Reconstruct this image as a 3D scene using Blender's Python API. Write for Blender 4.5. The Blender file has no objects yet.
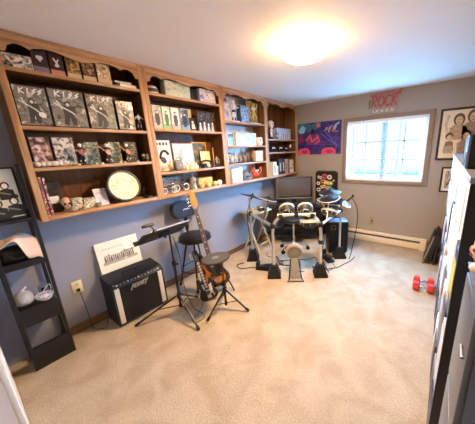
import bpy, bmesh, math, random
from mathutils import Matrix, Vector, Euler
random.seed(7)
sc = bpy.context.scene
COL = sc.collection
PI = math.pi

# ------------------------------------------------------------------ materials
def lin(h):
    h = h.lstrip('#')
    o = []
    for i in (0, 2, 4):
        c = int(h[i:i+2], 16) / 255
        o.append(c/12.92 if c <= .04045 else ((c+.055)/1.055)**2.4)
    return (o[0], o[1], o[2], 1)

def newmat(name):
    m = bpy.data.materials.new(name); m.use_nodes = True
    nt = m.node_tree
    return m, nt, nt.nodes['Principled BSDF']

def N(nt, t, **kw):
    n = nt.nodes.new(t)
    for k, v in kw.items(): setattr(n, k, v)
    return n

_cache = {}
def mat(col, rough=.6, metal=0, bump=0, scale=60, var=.0, coat=0, spec=.5):
    """plain painted / plastic / metal material, with a little procedural variation"""
    key = (col, rough, metal, bump, scale, var, coat, spec)
    if key in _cache: return _cache[key]
    m, nt, b = newmat('paint_' + col.strip('#'))
    b.inputs['Roughness'].default_value = rough
    b.inputs['Metallic'].default_value = metal
    b.inputs['Coat Weight'].default_value = coat
    b.inputs['Specular IOR Level'].default_value = spec
    c = lin(col)
    tc = N(nt, 'ShaderNodeTexCoord')
    ns = N(nt, 'ShaderNodeTexNoise'); ns.inputs['Scale'].default_value = scale; ns.inputs['Detail'].default_value = 3
    nt.links.new(tc.outputs['Object'], ns.inputs['Vector'])
    mx = N(nt, 'ShaderNodeMix', data_type='RGBA')
    v = var if var else .06
    mx.inputs[6].default_value = tuple(x*(1-v) for x in c[:3]) + (1,)
    mx.inputs[7].default_value = tuple(min(1, x*(1+v)) for x in c[:3]) + (1,)
    nt.links.new(ns.outputs['Fac'], mx.inputs[0]); nt.links.new(mx.outputs[2], b.inputs['Base Color'])
    if bump:
        bp = N(nt, 'ShaderNodeBump'); bp.inputs['Strength'].default_value = bump; bp.inputs['Distance'].default_value = .004
        nt.links.new(ns.outputs['Fac'], bp.inputs['Height']); nt.links.new(bp.outputs['Normal'], b.inputs['Normal'])
    _cache[key] = m
    return m

def wood(name, dark, light, axis='X', scale=1.0, rough=.45):
    m, nt, b = newmat(name)
    tc = N(nt, 'ShaderNodeTexCoord'); mp = N(nt, 'ShaderNodeMapping')
    s = {'X': (1.2, 14, 14), 'Y': (14, 1.2, 14), 'Z': (14, 14, 1.2)}[axis]
    mp.inputs['Scale'].default_value = tuple(x*scale for x in s)
    nt.links.new(tc.outputs['Object'], mp.inputs['Vector'])
    ns = N(nt, 'ShaderNodeTexNoise'); ns.inputs['Scale'].default_value = 2.2; ns.inputs['Detail'].default_value = 6; ns.inputs['Distortion'].default_value = .8
    nt.links.new(mp.outputs['Vector'], ns.inputs['Vector'])
    cr = N(nt, 'ShaderNodeValToRGB')
    cr.color_ramp.elements[0].position = .3; cr.color_ramp.elements[0].color = lin(dark)
    cr.color_ramp.elements[1].position = .7; cr.color_ramp.elements[1].color = lin(light)
    nt.links.new(ns.outputs['Fac'], cr.inputs['Fac']); nt.links.new(cr.outputs['Color'], b.inputs['Base Color'])
    b.inputs['Roughness'].default_value = rough
    bp = N(nt, 'ShaderNodeBump'); bp.inputs['Strength'].default_value = .15; bp.inputs['Distance'].default_value = .002
    nt.links.new(ns.outputs['Fac'], bp.inputs['Height']); nt.links.new(bp.outputs['Normal'], b.inputs['Normal'])
    return m

def printed(cols, seed=0, scale=22, rough=.35, coat=.3, detail=2.5, stretch=(1, 1, 1)):
    """busy printed artwork: blotches of the listed colours"""
    m, nt, b = newmat('printed_art')
    tc = N(nt, 'ShaderNodeTexCoord'); mp = N(nt, 'ShaderNodeMapping')
    mp.inputs['Location'].default_value = (seed*3.17 % 11, seed*1.91 % 7, seed*2.43 % 13)
    mp.inputs['Scale'].default_value = stretch
    nt.links.new(tc.outputs['Object'], mp.inputs['Vector'])
    ns = N(nt, 'ShaderNodeTexNoise'); ns.inputs['Scale'].default_value = scale; ns.inputs['Detail'].default_value = detail
    ns.inputs['Distortion'].default_value = 1.2
    nt.links.new(mp.outputs['Vector'], ns.inputs['Vector'])
    cr = N(nt, 'ShaderNodeValToRGB'); cr.color_ramp.interpolation = 'LINEAR'
    el = cr.color_ramp.elements; n = len(cols)
    el[0].position = .3; el[0].color = lin(cols[0]); el[1].position = .7; el[1].color = lin(cols[-1])
    for i in range(1, n-1):
        e = el.new(.3 + .4*i/(n-1)); e.color = lin(cols[i])
    nt.links.new(ns.outputs['Fac'], cr.inputs['Fac']); nt.links.new(cr.outputs['Color'], b.inputs['Base Color'])
    b.inputs['Roughness'].default_value = rough; b.inputs['Coat Weight'].default_value = coat
    return m

def glow(col, strength):
    m, nt, b = newmat('glow')
    b.inputs['Base Color'].default_value = lin(col)
    b.inputs['Emission Color'].default_value = lin(col); b.inputs['Emission Strength'].default_value = strength
    return m

def glass(name, col='#ffffff', rough=0.0, alpha=.12):
    m, nt, b = newmat(name)
    out = nt.nodes['Material Output']
    tr = N(nt, 'ShaderNodeBsdfTransparent'); tr.inputs['Color'].default_value = lin(col)
    gl = N(nt, 'ShaderNodeBsdfGlossy'); gl.inputs['Roughness'].default_value = rough
    fr = N(nt, 'ShaderNodeLayerWeight'); fr.inputs['Blend'].default_value = alpha
    mx = N(nt, 'ShaderNodeMixShader')
    nt.links.new(fr.outputs['Fresnel'], mx.inputs[0]); nt.links.new(tr.outputs[0], mx.inputs[1]); nt.links.new(gl.outputs[0], mx.inputs[2])
    nt.links.new(mx.outputs[0], out.inputs['Surface'])
    return m

def film(name, col, opacity):
    m, nt, b = newmat(name)
    b.inputs['Base Color'].default_value = lin(col); b.inputs['Alpha'].default_value = opacity; b.inputs['Roughness'].default_value = .15
    return m

def figure_paint(h, bands):
    """a painted figure: colour bands by height (boots, suit, skin...) in metres of its own height"""
    m, nt, b = newmat('figure_paint')
    tc = N(nt, 'ShaderNodeTexCoord'); sp = N(nt, 'ShaderNodeSeparateXYZ')
    nt.links.new(tc.outputs['Object'], sp.inputs[0])
    dv = N(nt, 'ShaderNodeMath', operation='DIVIDE'); dv.inputs[1].default_value = h
    nt.links.new(sp.outputs['Z'], dv.inputs[0])
    cr = N(nt, 'ShaderNodeValToRGB'); cr.color_ramp.interpolation = 'CONSTANT'
    el = cr.color_ramp.elements
    el[0].position = 0; el[0].color = lin(bands[0][1]); el[1].position = bands[1][0]; el[1].color = lin(bands[1][1])
    for p, c in bands[2:]:
        e = el.new(p); e.color = lin(c)
    nt.links.new(dv.outputs[0], cr.inputs['Fac']); nt.links.new(cr.outputs['Color'], b.inputs['Base Color'])
    b.inputs['Roughness'].default_value = .4
    return m

# ------------------------------------------------------------------ mesh builder
class G:
    def __init__(s, T=None):
        s.v = []; s.f = []; s.mi = []; s.T = T or Matrix()
    def add(s, vs, fs, mi=0):
        o = len(s.v)
        s.v += [tuple(s.T @ Vector(p)) for p in vs]
        for f in fs: s.f.append(tuple(o+i for i in f)); s.mi.append(mi)
        return s
    def box(s, c, size, mi=0, bev=0, rot=None, seg=2):
        bm = bmesh.new(); bmesh.ops.create_cube(bm, size=1)
        bmesh.ops.scale(bm, vec=size, verts=bm.verts)
        if bev: bmesh.ops.bevel(bm, geom=bm.edges[:], offset=bev, segments=seg, affect='EDGES', profile=.5)
        R = (rot or Matrix()).to_4x4(); R = Matrix.Translation(c) @ R
        bm.verts.index_update()
        s.add([R @ v.co for v in bm.verts], [[v.index for v in f.verts] for f in bm.faces], mi)
        bm.free(); return s
    def b2(s, lo, hi, mi=0, bev=0):
        return s.box([(a+b)/2 for a, b in zip(lo, hi)], [abs(b-a) for a, b in zip(lo, hi)], mi, bev)
    def tube(s, pts, r, n=10, mi=0, caps=True):
        pts = [Vector(p) for p in pts]
        rs = r if isinstance(r, (list, tuple)) else [r]*len(pts)
        vs = []; fs = []; up = None
        for i, p in enumerate(pts):
            d = (pts[min(i+1, len(pts)-1)] - pts[max(i-1, 0)])
            d = d.normalized() if d.length > 1e-9 else Vector((0, 0, 1))
            if up is None:
                up = Vector((0, 0, 1)) if abs(d.z) < .9 else Vector((1, 0, 0))
            x = d.cross(up)
            if x.length < 1e-6: x = d.orthogonal()
            x.normalize(); y = x.cross(d).normalized(); up = y
            for k in range(n):
                a = 2*PI*k/n
                vs.append(p + (x*math.cos(a) + y*math.sin(a))*rs[i])
        for i in range(len(pts)-1):
            for k in range(n):
                k2 = (k+1) % n
                fs.append((i*n+k, i*n+k2, (i+1)*n+k2, (i+1)*n+k))
        if caps:
            fs.append(tuple(range(n))[::-1]); fs.append(tuple(range((len(pts)-1)*n, len(pts)*n)))
        return s.add(vs, fs, mi)
    def cyl(s, p0, p1, r0, r1=None, n=20, mi=0):
        return s.tube([p0, p1], [r0, r0 if r1 is None else r1], n, mi)
    def lathe(s, prof, c=(0, 0, 0), n=32, mi=0, R=None):
        vs = []; fs = []
        M = Matrix.Translation(c) @ (R.to_4x4() if R else Matrix())
        for (r, z) in prof:
            for k in range(n):
                a = 2*PI*k/n; vs.append(M @ Vector((r*math.cos(a), r*math.sin(a), z)))
        for i in range(len(prof)-1):
            for k in range(n):
                k2 = (k+1) % n; fs.append((i*n+k, i*n+k2, (i+1)*n+k2, (i+1)*n+k))
        if prof[0][0] > 1e-6: fs.append(tuple(range(n))[::-1])
        if prof[-1][0] > 1e-6: fs.append(tuple(range((len(prof)-1)*n, len(prof)*n)))
        return s.add(vs, fs, mi)
    def ell(s, c, r, n=16, mi=0, rot=None):
        if not isinstance(r, (tuple, list)): r = (r, r, r)
        prof = [(max(1e-4, math.sin(PI*i/(n//2))), -math.cos(PI*i/(n//2))) for i in range(n//2+1)]
        vs = []; fs = []; R = Matrix.Translation(c) @ (rot.to_4x4() if rot else Matrix())
        for (rr, z) in prof:
            for k in range(n):
                a = 2*PI*k/n; vs.append(R @ Vector((r[0]*rr*math.cos(a), r[1]*rr*math.sin(a), r[2]*z)))
        for i in range(len(prof)-1):
            for k in range(n):
                k2 = (k+1) % n; fs.append((i*n+k, i*n+k2, (i+1)*n+k2, (i+1)*n+k))
        return s.add(vs, fs, mi)
    def poly(s, pts, y0, y1, mi=0):
        """prism: outline in the XZ plane, from y0 (front) to y1"""
        n = len(pts)
        a = sum(pts[i][0]*pts[(i+1) % n][1] - pts[(i+1) % n][0]*pts[i][1] for i in range(n))
        if a < 0: pts = pts[::-1]
        vs = [(x, y0, z) for x, z in pts] + [(x, y1, z) for x, z in pts]
        fs = [tuple(range(n)), tuple(range(2*n-1, n-1, -1))]
        fs += [(i, n+i, n+(i+1) % n, (i+1) % n) for i in range(n)]
        return s.add(vs, fs, mi)
    def disc(s, cx, cz, rx, rz, y0, y1, mi=0, n=20, a=0):
        ca, sa = math.cos(a), math.sin(a)
        return s.poly([(cx+rx*math.cos(2*PI*k/n)*ca-rz*math.sin(2*PI*k/n)*sa, cz+rx*math.cos(2*PI*k/n)*sa+rz*math.sin(2*PI*k/n)*ca) for k in range(n)], y0, y1, mi)
    def stroke(s, pts, w, y0, y1, mi=0):
        for a, b in zip(pts[:-1], pts[1:]):
            a = Vector(a); b = Vector(b); d = b-a
            if d.length < 1e-9: continue
            d.normalize(); e = d*(w*.35); p = Vector((-d.y, d.x))*(w/2)
            s.poly([tuple(a-e-p), tuple(b+e-p), tuple(b+e+p), tuple(a-e+p)], y0, y1, mi)
        return s
    def build(s, name, mats, parent=None, sharp=35):
        me = bpy.data.meshes.new(name)
        me.from_pydata(s.v, [], s.f)
        if not isinstance(mats, (list, tuple)): mats = [mats]
        for m in mats: me.materials.append(m)
        me.polygons.foreach_set('material_index', s.mi)
        bm = bmesh.new(); bm.from_mesh(me); bmesh.ops.recalc_face_normals(bm, faces=bm.faces); bm.to_mesh(me); bm.free()
        me.polygons.foreach_set('use_smooth', [True]*len(me.polygons))
        me.set_sharp_from_angle(angle=math.radians(sharp))
        me.update()
        o = bpy.data.objects.new(name, me); COL.objects.link(o)
        if parent: o.parent = parent
        return o

def tag(o, label, cat, group=None):
    o['label'] = label; o['category'] = cat
    if group: o['group'] = group
    return o
def thing(name, label, cat, loc=(0, 0, 0), rz=0, group=None, rx=0, ry=0):
    o = bpy.data.objects.new(name, None); COL.objects.link(o)
    o.empty_display_size = .05
    if 1.1 < loc[2] < 2.4 and loc[0] < .28: loc = (loc[0], loc[1], loc[2] + .001)   # rests on its shelf with a hair of clearance
    o.location = loc; o.rotation_euler = (rx, ry, rz)
    return tag(o, label, cat, group)
def struct(o):
    o['kind'] = 'structure'; return o
def dup(root, label, loc=None, rz=None):
    r = root.copy(); COL.objects.link(r); r['label'] = label
    if loc is not None: r.location = loc
    if rz is not None: r.rotation_euler = (r.rotation_euler[0], r.rotation_euler[1], rz)
    for ch in list(root.children):
        c = ch.copy(); COL.objects.link(c); c.parent = r
        for g in list(ch.children):
            d = g.copy(); COL.objects.link(d); d.parent = c
    return r
def bez(pts, k=8):
    """smooth curve through points (Catmull-Rom)"""
    P = [Vector(p) for p in pts]; P = [2*P[0]-P[1]] + P + [2*P[-1]-P[-2]]
    o = []
    for i in range(1, len(P)-2):
        for j in range(k):
            t = j/k
            o.append(.5*((2*P[i]) + (P[i+1]-P[i-1])*t + (2*P[i-1]-5*P[i]+4*P[i+1]-P[i+2])*t*t + (3*P[i]-P[i-1]-3*P[i+1]+P[i+2])*t**3))
    o.append(P[-2]); return o

# strokes for lettering, unit box 0..1 wide, 0..1 high
LET = {
 'K': [[(.1, 0), (.1, 1)], [(.85, 1), (.15, .5), (.9, 0)]],
 'I': [[(.5, 0), (.5, 1)]],
 'S': [[(.85, 1), (.2, .55), (.75, .5), (.15, 0)]],
 'P': [[(.15, -.25), (.15, 1), (.95, .9), (.9, .5), (.2, .42)]],
 'E': [[(.95, 1), (.15, .9), (.1, .05), (.9, 0)], [(.12, .5), (.75, .55)]],
 'A': [[(.0, 0), (.5, 1), (.95, 0)], [(.2, .35), (.8, .35)]],
 'V': [[(0, 1), (.5, 0), (1, 1)]],
 'Y': [[(0, 1), (.5, .45), (1, 1.1)], [(.5, .45), (.4, -.25)]],
 'R': [[(.12, 0), (.12, 1), (.85, .92), (.8, .55), (.15, .48), (.95, 0)]],
 'O': [[(.5, 0), (.08, .25), (.08, .75), (.5, 1), (.92, .75), (.92, .25), (.5, 0)]],
 'C': [[(.92, .85), (.5, 1), (.1, .75), (.1, .25), (.5, 0), (.92, .15)]],
}
def lettering(g, text, x, z, w, h, y0, y1, thick, mi=0, slant=0.0, gap=.2):
    n = len(text); cw = w/(n + gap*(n-1))
    for i, ch in enumerate(text):
        ox = x + i*cw*(1+gap)
        for st in LET[ch]:
            g.stroke([(ox + px*cw + pz*h*slant, z + pz*h) for px, pz in st], thick, y0, y1, mi)

# ------------------------------------------------------------------ shared materials
BLACK = mat('#141416', .45)
BLACKM = mat('#1b1c20', .35, .3)
MATTE = mat('#17161a', .85)
RUBBER = mat('#101012', .8)
CHROME = mat('#d8d8d6', .22, 1.0)
STEEL = mat('#b9b8b2', .35, .9)
WHITE = mat('#f1efe8', .5)
CREAM = mat('#efe2c0', .5)
PAPER = mat('#f3efe2', .8)
SKIN = mat('#e2b795', .6)
GOLD = mat('#c9a75a', .4, .4)
WOODX = wood('shelf_wood_along', '#9a6c42', '#cda06f', 'X')
WOODZ = wood('shelf_wood_upright', '#9a6c42', '#cda06f', 'Z')
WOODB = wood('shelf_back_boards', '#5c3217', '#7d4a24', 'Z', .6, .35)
WOODP = wood('sheen_tinted_back_boards', '#c4b6a6', '#e6dccf', 'Z', .6, .4)  # window sheen on the back boards is put into this pale colour
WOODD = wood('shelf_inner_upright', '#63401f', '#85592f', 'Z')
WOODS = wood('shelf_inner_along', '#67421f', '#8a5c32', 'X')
TRIMW = wood('dark_trim_wood', '#5a3d28', '#7a583c', 'Y')

# ------------------------------------------------------------------ the room
D, H, W, Y0 = 4.183, 2.44, 3.42, -.06

def wall_paint(name, col):
    m, nt, b = newmat(name)
    tc = N(nt, 'ShaderNodeTexCoord'); ns = N(nt, 'ShaderNodeTexNoise')
    ns.inputs['Scale'].default_value = 90; ns.inputs['Detail'].default_value = 4
    nt.links.new(tc.outputs['Object'], ns.inputs['Vector'])
    bp = N(nt, 'ShaderNodeBump'); bp.inputs['Strength'].default_value = .08; bp.inputs['Distance'].default_value = .003
    nt.links.new(ns.outputs['Fac'], bp.inputs['Height']); nt.links.new(bp.outputs['Normal'], b.inputs['Normal'])
    n2 = N(nt, 'ShaderNodeTexNoise'); n2.inputs['Scale'].default_value = 1.5
    nt.links.new(tc.outputs['Object'], n2.inputs['Vector'])
    mx = N(nt, 'ShaderNodeMix', data_type='RGBA'); c = lin(col)
    mx.inputs[6].default_value = tuple(x*.96 for x in c[:3])+(1,); mx.inputs[7].default_value = tuple(x*1.04 for x in c[:3])+(1,)
    nt.links.new(n2.outputs['Fac'], mx.inputs[0]); nt.links.new(mx.outputs[2], b.inputs['Base Color'])
    b.inputs['Roughness'].default_value = .7
    return m
PAINT = wall_paint('taupe_wall_paint', '#a59b8d')
CEIL = wall_paint('ceiling_paint', '#f8f3e8')

def carpet():
    m, nt, b = newmat('beige_loop_carpet')
    tc = N(nt, 'ShaderNodeTexCoord')
    big = N(nt, 'ShaderNodeTexNoise'); big.inputs['Scale'].default_value = 4.5; big.inputs['Detail'].default_value = 5; big.inputs['Distortion'].default_value = .6
    fine = N(nt, 'ShaderNodeTexNoise'); fine.inputs['Scale'].default_value = 95; fine.inputs['Detail'].default_value = 2
    vor = N(nt, 'ShaderNodeTexVoronoi'); vor.inputs['Scale'].default_value = 75
    mp = N(nt, 'ShaderNodeMapping'); mp.inputs['Scale'].default_value = (1, 1.8, 1)
    nt.links.new(tc.outputs['Object'], mp.inputs['Vector'])
    nt.links.new(tc.outputs['Object'], big.inputs['Vector']); nt.links.new(tc.outputs['Object'], fine.inputs['Vector']); nt.links.new(mp.outputs['Vector'], vor.inputs['Vector'])
    r1 = N(nt, 'ShaderNodeValToRGB'); r1.color_ramp.elements[0].position = .35; r1.color_ramp.elements[1].position = .68
    r1.color_ramp.elements[0].color = lin('#c0ad92'); r1.color_ramp.elements[1].color = lin('#d3c2a8')
    nt.links.new(big.outputs['Fac'], r1.inputs['Fac'])
    mx = N(nt, 'ShaderNodeMix', data_type='RGBA', blend_type='MULTIPLY'); mx.inputs[0].default_value = .55
    r2 = N(nt, 'ShaderNodeValToRGB'); r2.color_ramp.elements[0].position = .1; r2.color_ramp.elements[1].position = .55
    r2.color_ramp.elements[0].color = (1, 1, 1, 1); r2.color_ramp.elements[1].color = (.74, .71, .68, 1)
    nt.links.new(vor.outputs['Distance'], r2.inputs['Fac'])
    nt.links.new(r1.outputs['Color'], mx.inputs[6]); nt.links.new(r2.outputs['Color'], mx.inputs[7])
    m2 = N(nt, 'ShaderNodeMix', data_type='RGBA', blend_type='MULTIPLY'); m2.inputs[0].default_value = .5
    r3 = N(nt, 'ShaderNodeValToRGB'); r3.color_ramp.elements[0].position = .3; r3.color_ramp.elements[1].position = .7
    r3.color_ramp.elements[0].color = (.74, .71, .68, 1); r3.color_ramp.elements[1].color = (1, 1, 1, 1)
    nt.links.new(fine.outputs['Fac'], r3.inputs['Fac'])
    nt.links.new(mx.outputs[2], m2.inputs[6]); nt.links.new(r3.outputs['Color'], m2.inputs[7])
    nt.links.new(m2.outputs[2], b.inputs['Base Color'])
    b.inputs['Roughness'].default_value = .95; b.inputs['Specular IOR Level'].default_value = .1
    ad = N(nt, 'ShaderNodeMath', operation='SUBTRACT'); nt.links.new(fine.outputs['Fac'], ad.inputs[0]); nt.links.new(vor.outputs['Distance'], ad.inputs[1])
    bp = N(nt, 'ShaderNodeBump'); bp.inputs['Strength'].default_value = .45; bp.inputs['Distance'].default_value = .007
    nt.links.new(ad.outputs[0], bp.inputs['Height']); nt.links.new(bp.outputs['Normal'], b.inputs['Normal'])
    return m

struct(G().b2((-.1, Y0-.1, -.1), (W+.1, D+.15, 0)).build('floor', carpet()))
struct(G().b2((-.1, Y0-.1, H), (W+.1, D+.15, H+.1)).build('ceiling', CEIL))
struct(G().b2((-.1, Y0-.1, 0), (0, D+.15, H)).build('wall_left', wall_paint('daylight_tinted_wall_paint', '#9699a2')))  # blue of the window daylight is put into this wall's colour
struct(G().b2((W, Y0-.1, 0), (W+.1, D+.15, H)).build('wall_right', PAINT))
wx0, wx1, wz0, wz1 = 1.275, 2.445, 1.075, 2.045
g = G()
g.b2((0, D, 0), (wx0, D+.15, H)); g.b2((wx1, D, 0), (W, D+.15, H)); g.b2((wx0, D, 0), (wx1, D+.15, wz0)); g.b2((wx0, D, wz1), (wx1, D+.15, H))
struct(g.build('wall_back', PAINT))
struct(G().b2((0, Y0-.1, 0), (W, Y0, H)).build('wall_front', PAINT))
BASEW = wood('baseboard_wood', '#5d4028', '#86613f', 'Y')
struct(G().b2((0, .3, 0), (.012, D, .085), 0, .003).build('baseboard_left', BASEW))
struct(G().b2((.012, D-.012, 0), (.70, D, .085), 0, .003).build('baseboard_back', BASEW))
struct(G().b2((2.66, D-.012, 0), (W, D, .085), 0, .003).build('baseboard_back_right', BASEW))
# front wall: brown casing and white louvred closet door at the left edge of the view
g = G(); g.b2((0.012, Y0, 0), (.20, Y0+.012, .085), 0, .003)
struct(g.build('baseboard_front', BASEW))
struct(G().b2((.2, Y0, 0), (.285, Y0+.018, 2.1), 0, .003).build('trim_1', BASEW))
dr = bpy.data.objects.new('door_1', None); COL.objects.link(dr); struct(dr); dr.location = (.29, Y0, 0)
g = G(); g.b2((0, 0, .01), (.06, .022, 2.05), 0, .003); g.b2((.74, 0, .01), (.80, .022, 2.05), 0, .003)
g.b2((.06, 0, .01), (.74, .022, .12), 0, .003); g.b2((.06, 0, 1.95), (.74, .022, 2.05), 0, .003); g.b2((.06, 0, .98), (.74, .022, 1.06), 0, .003)
struct(g.build('door_frame', WHITE, dr))
g = G()
for k in range(54):
    z = .135 + k*.0335
    if .95 < z < 1.08: continue
    g.box((.40, .010, z), (.68, .005, .034), 0, 0, Euler((-.35, 0, 0)).to_matrix())
struct(g.build('louvre_panel', WHITE, dr))

# window
CASING = mat('#8b7762', .5, var=.04)
SASH = mat('#f4f6f6', .4)
w1 = bpy.data.objects.new('window_1', None); COL.objects.link(w1); struct(w1); w1.location = (0, D, 0)
g = G()
ox0, ox1, oz0, oz1 = 1.207, 2.512, 1.011, 2.106
g.b2((ox0, -.02, oz0), (wx0, 0, oz1), 0, .004); g.b2((wx1, -.02, oz0), (ox1, 0, oz1), 0, .004)
g.b2((wx0, -.02, wz1), (wx1, 0, oz1), 0, .004); g.b2((wx0, -.02, oz0), (wx1, 0, wz0), 0, .004)
struct(g.build('window_casing', CASING, w1))
g = G()
g.b2((wx0, 0, wz0), (wx0+.012, .15, wz1)); g.b2((wx1-.012, 0, wz0), (wx1, .15, wz1)); g.b2((wx0, 0, wz1-.012), (wx1, .15, wz1)); g.b2((wx0, 0, wz0), (wx1, .15, wz0+.012))
struct(g.build('window_jamb', SASH, w1))
xm = (wx0+wx1)/2
for a, b_ in ((wx0+.012, xm), (xm, wx1-.012)):
    g = G(); z0, z1 = wz0+.012, wz1-.012
    for lo, hi in (((a, .06, z0), (a+.04, .10, z1)), ((b_-.04, .06, z0), (b_, .10, z1)), ((a+.04, .06, z0), (b_-.04, .10, z0+.045)), ((a+.04, .06, z1-.045), (b_-.04, .10, z1))):
        g.b2(lo, hi, 0, .004)
    sash = struct(g.build('window_sash', SASH, w1))
    g = G(); m_ = (a+b_)/2
    g.b2((m_-.013, .070, z0+.045), (m_+.013, .086, z1-.045))
    for t in (1/3, 2/3):
        z = z0+.045+(z1-z0-.09)*t; g.b2((a+.04, .070, z-.012), (b_-.04, .086, z+.012))
    struct(g.build('window_grille', mat('#cfe4ea', .5), w1))
    struct(G().b2((a+.03, .088, z0+.03), (b_-.03, .092, z1-.03)).build('window_pane', glass('window_glass', '#f4fbff', 0, .05), w1))
g = G()
for k in range(34):
    z = wz0 + .05 + k*.027
    g.box((xm, .044, z), (.105, .026, .005), 0, 0, Euler((-.5, 0, 0)).to_matrix())
struct(g.build('mullion_blind_slats', mat('#9fb6c2', .5), w1))  # blind slats added only at the mullion, its bluish shade in their colour
g = G(); g.b2((wx0+.02, .015, wz1-.05), (wx1-.02, .055, wz1-.014), 0, .004); g.b2((wx0+.02, .022, wz0+.04), (wx1-.02, .048, wz0+.056), 0, .004)
for x in (wx0+.12, xm-.02, xm+.02, wx1-.12): g.tube([(x, .035, wz0+.05), (x, .035, wz1-.03)], .0012, 5)
struct(g.build('blind_rails', SASH, w1))
struct(G().b2((wx0+.02, -.0, wz0+.012), (wx1-.02, .06, wz0+.03), 0, .004).build('window_sill', SASH, w1))

# outside: snowy yard, bare trees, house wall
SNOW = mat('#9aa4ac', .8, var=.05, scale=2)
yd = struct(G().b2((-14, D+.4, -1.2), (18, D+34, -1.0)).build('ground_outside', SNOW))
BARK = mat('#a89c98', .9, var=.2, scale=8)
rnd = random.Random(3)
for i, (x, y, h) in enumerate(((-1.6, 9.5, 6), (.2, 13, 7), (2.0, 12, 6.5), (2.9, 9.2, 6), (4.6, 14, 8), (-3.6, 15, 7))):
    t = thing('bare_tree', ('bare grey tree seen through the far left window panes', 'bare grey tree seen deep behind the left sash',
        'bare grey tree seen just right of the window mullion', 'bare grey tree seen through the right sash of the window',
        'bare tree at the far right outside the window', 'bare tree furthest left outside the window')[i], 'tree', (x, D+y, -1.0), 0)
    g = G(); g.tube([(0, 0, 0), (.05, 0, h*.5), (0, .1, h)], [.13, .09, .02], 8); g.build('trunk', BARK, t)
    g = G()
    for k in range(16):
        z = h*(.3+.04*k); a = k*2.4; L = 1.6-.07*k
        g.tube([(0.03, 0, z), (L*.5*math.cos(a), L*.5*math.sin(a), z+.35), (L*math.cos(a), L*math.sin(a), z+.9)], [.035, .02, .006], 5)
    g.build('branches', BARK, t)
g = G(); rr = random.Random(5)
for k in range(26):
    g.ell((-8+k*.75, 0, .5+rr.random()*.3), (.7, .5, .8+.35*rr.random()), 10)
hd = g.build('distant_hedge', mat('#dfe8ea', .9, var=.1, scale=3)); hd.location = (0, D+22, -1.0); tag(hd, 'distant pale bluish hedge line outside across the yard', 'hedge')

# ------------------------------------------------------------------ camera
cam = bpy.data.cameras.new('camera'); co = bpy.data.objects.new('camera', cam); COL.objects.link(co)
yaw, pitch, roll = .6275, -.2559, -.03935
f_ = Vector((-math.sin(yaw)*math.cos(pitch), math.cos(yaw)*math.cos(pitch), math.sin(pitch)))
r_ = Vector((math.cos(yaw), math.sin(yaw), 0)); u_ = r_.cross(f_)
r2 = math.cos(roll)*r_ + math.sin(roll)*u_; u2 = -math.sin(roll)*r_ + math.cos(roll)*u_
M = Matrix((r2, u2, -f_)).transposed().to_4x4(); M.translation = (2.684, 0, 1.6156)
co.matrix_world = M
cam.sensor_fit = 'HORIZONTAL'; cam.sensor_width = 36
cam.lens = 234.1/475*36; cam.shift_x = -(273.7-237.5)/475; cam.shift_y = (212.7-212)/475
cam.clip_start = .01; cam.clip_end = 200
sc.camera = co

# ------------------------------------------------------------------ light
wd = bpy.data.worlds.new('winter_sky'); sc.world = wd; wd.use_nodes = True
bg = wd.node_tree.nodes['Background']; bg.inputs['Color'].default_value = (.80, .93, 1.0, 1); bg.inputs['Strength'].default_value = .34
pl = bpy.data.lights.new('window_daylight', 'AREA'); pl.shape = 'RECTANGLE'; pl.size = wx1-wx0; pl.size_y = wz1-wz0
po = bpy.data.objects.new('window_daylight', pl); COL.objects.link(po); po.location = (xm, D+.14, (wz0+wz1)/2); po.rotation_euler = (-PI/2, 0, 0)
pl.cycles.is_portal = True
sk = bpy.data.lights.new('soft_north_daylight', 'SUN'); sk.color = (.21, .54, 1.0); sk.energy = 48.0; sk.angle = math.radians(140)
so_ = bpy.data.objects.new('soft_north_daylight', sk); COL.objects.link(so_); so_.location = (2, D+6, 4)
so_.rotation_euler = Vector((-.34, -.92, -.12)).to_track_quat('-Z', 'Y').to_euler()

lt = thing('ceiling_light', 'round frosted glass ceiling light glowing warm white', 'ceiling light', (1.645, 1.925, H))
g = G(); g.lathe([(.0005, -.0005), (.15, -.0005), (.155, -.018), (.15, -.034), (.0005, -.034)], n=44); g.build('base_plate', mat('#c9a15a', .3, .8), lt)
prof = [(.0005, -.0345), (.198, -.0345)] + [(.2*math.cos(t), -.036-.089*math.sin(t)) for t in [PI/2*k/10 for k in range(1, 10)]] + [(.012, -.126)]
g = G(); g.lathe(prof, n=40); g.build('glass_dome', glow('#ffca8c', 11.5), lt)
g = G(); g.lathe([(.0005, -.123), (.014, -.127), (.009, -.137), (.012, -.145), (.0005, -.153)], n=16); g.build('finial', mat('#b89557', .3, .9), lt)

dl = bpy.data.lights.new('ceiling_bulbs', 'AREA'); dl.shape = 'DISK'; dl.size = .27; dl.energy = 14.0; dl.color = lin('#ffdcb4')[:3]
do_ = bpy.data.objects.new('ceiling_bulbs', dl); COL.objects.link(do_); do_.location = (0, 0, -.1275); do_.parent = lt
sc.view_settings.view_transform = 'Standard'; sc.view_settings.look = 'None'
sc.view_settings.gamma = 1; sc.view_settings.use_curve_mapping = False
sc.view_settings.exposure = 2.4
try:
    sc.cycles.use_denoising = True; sc.cycles.denoiser = 'OPENIMAGEDENOISE'
    sc.cycles.max_bounces = 10; sc.cycles.diffuse_bounces = 6; sc.cycles.sample_clamp_indirect = 8
except Exception: pass
# ------------------------------------------------------------------ hanging bookcases on the left wall
def valance(w, top):
    prof = [(0, .125), (.03, .125), (.05, .085), (.09, .066), (.13, .068), (.17, .086), (.20, .070), (.26, .06), (.33, .062), (.40, .074), (.45, .088), (.5, .094)]
    pts = prof + [(1-t, d) for t, d in prof[-2::-1]]
    return [(0, top), (w, top)] + [(t*w, top-d) for t, d in pts[::-1]]

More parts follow.
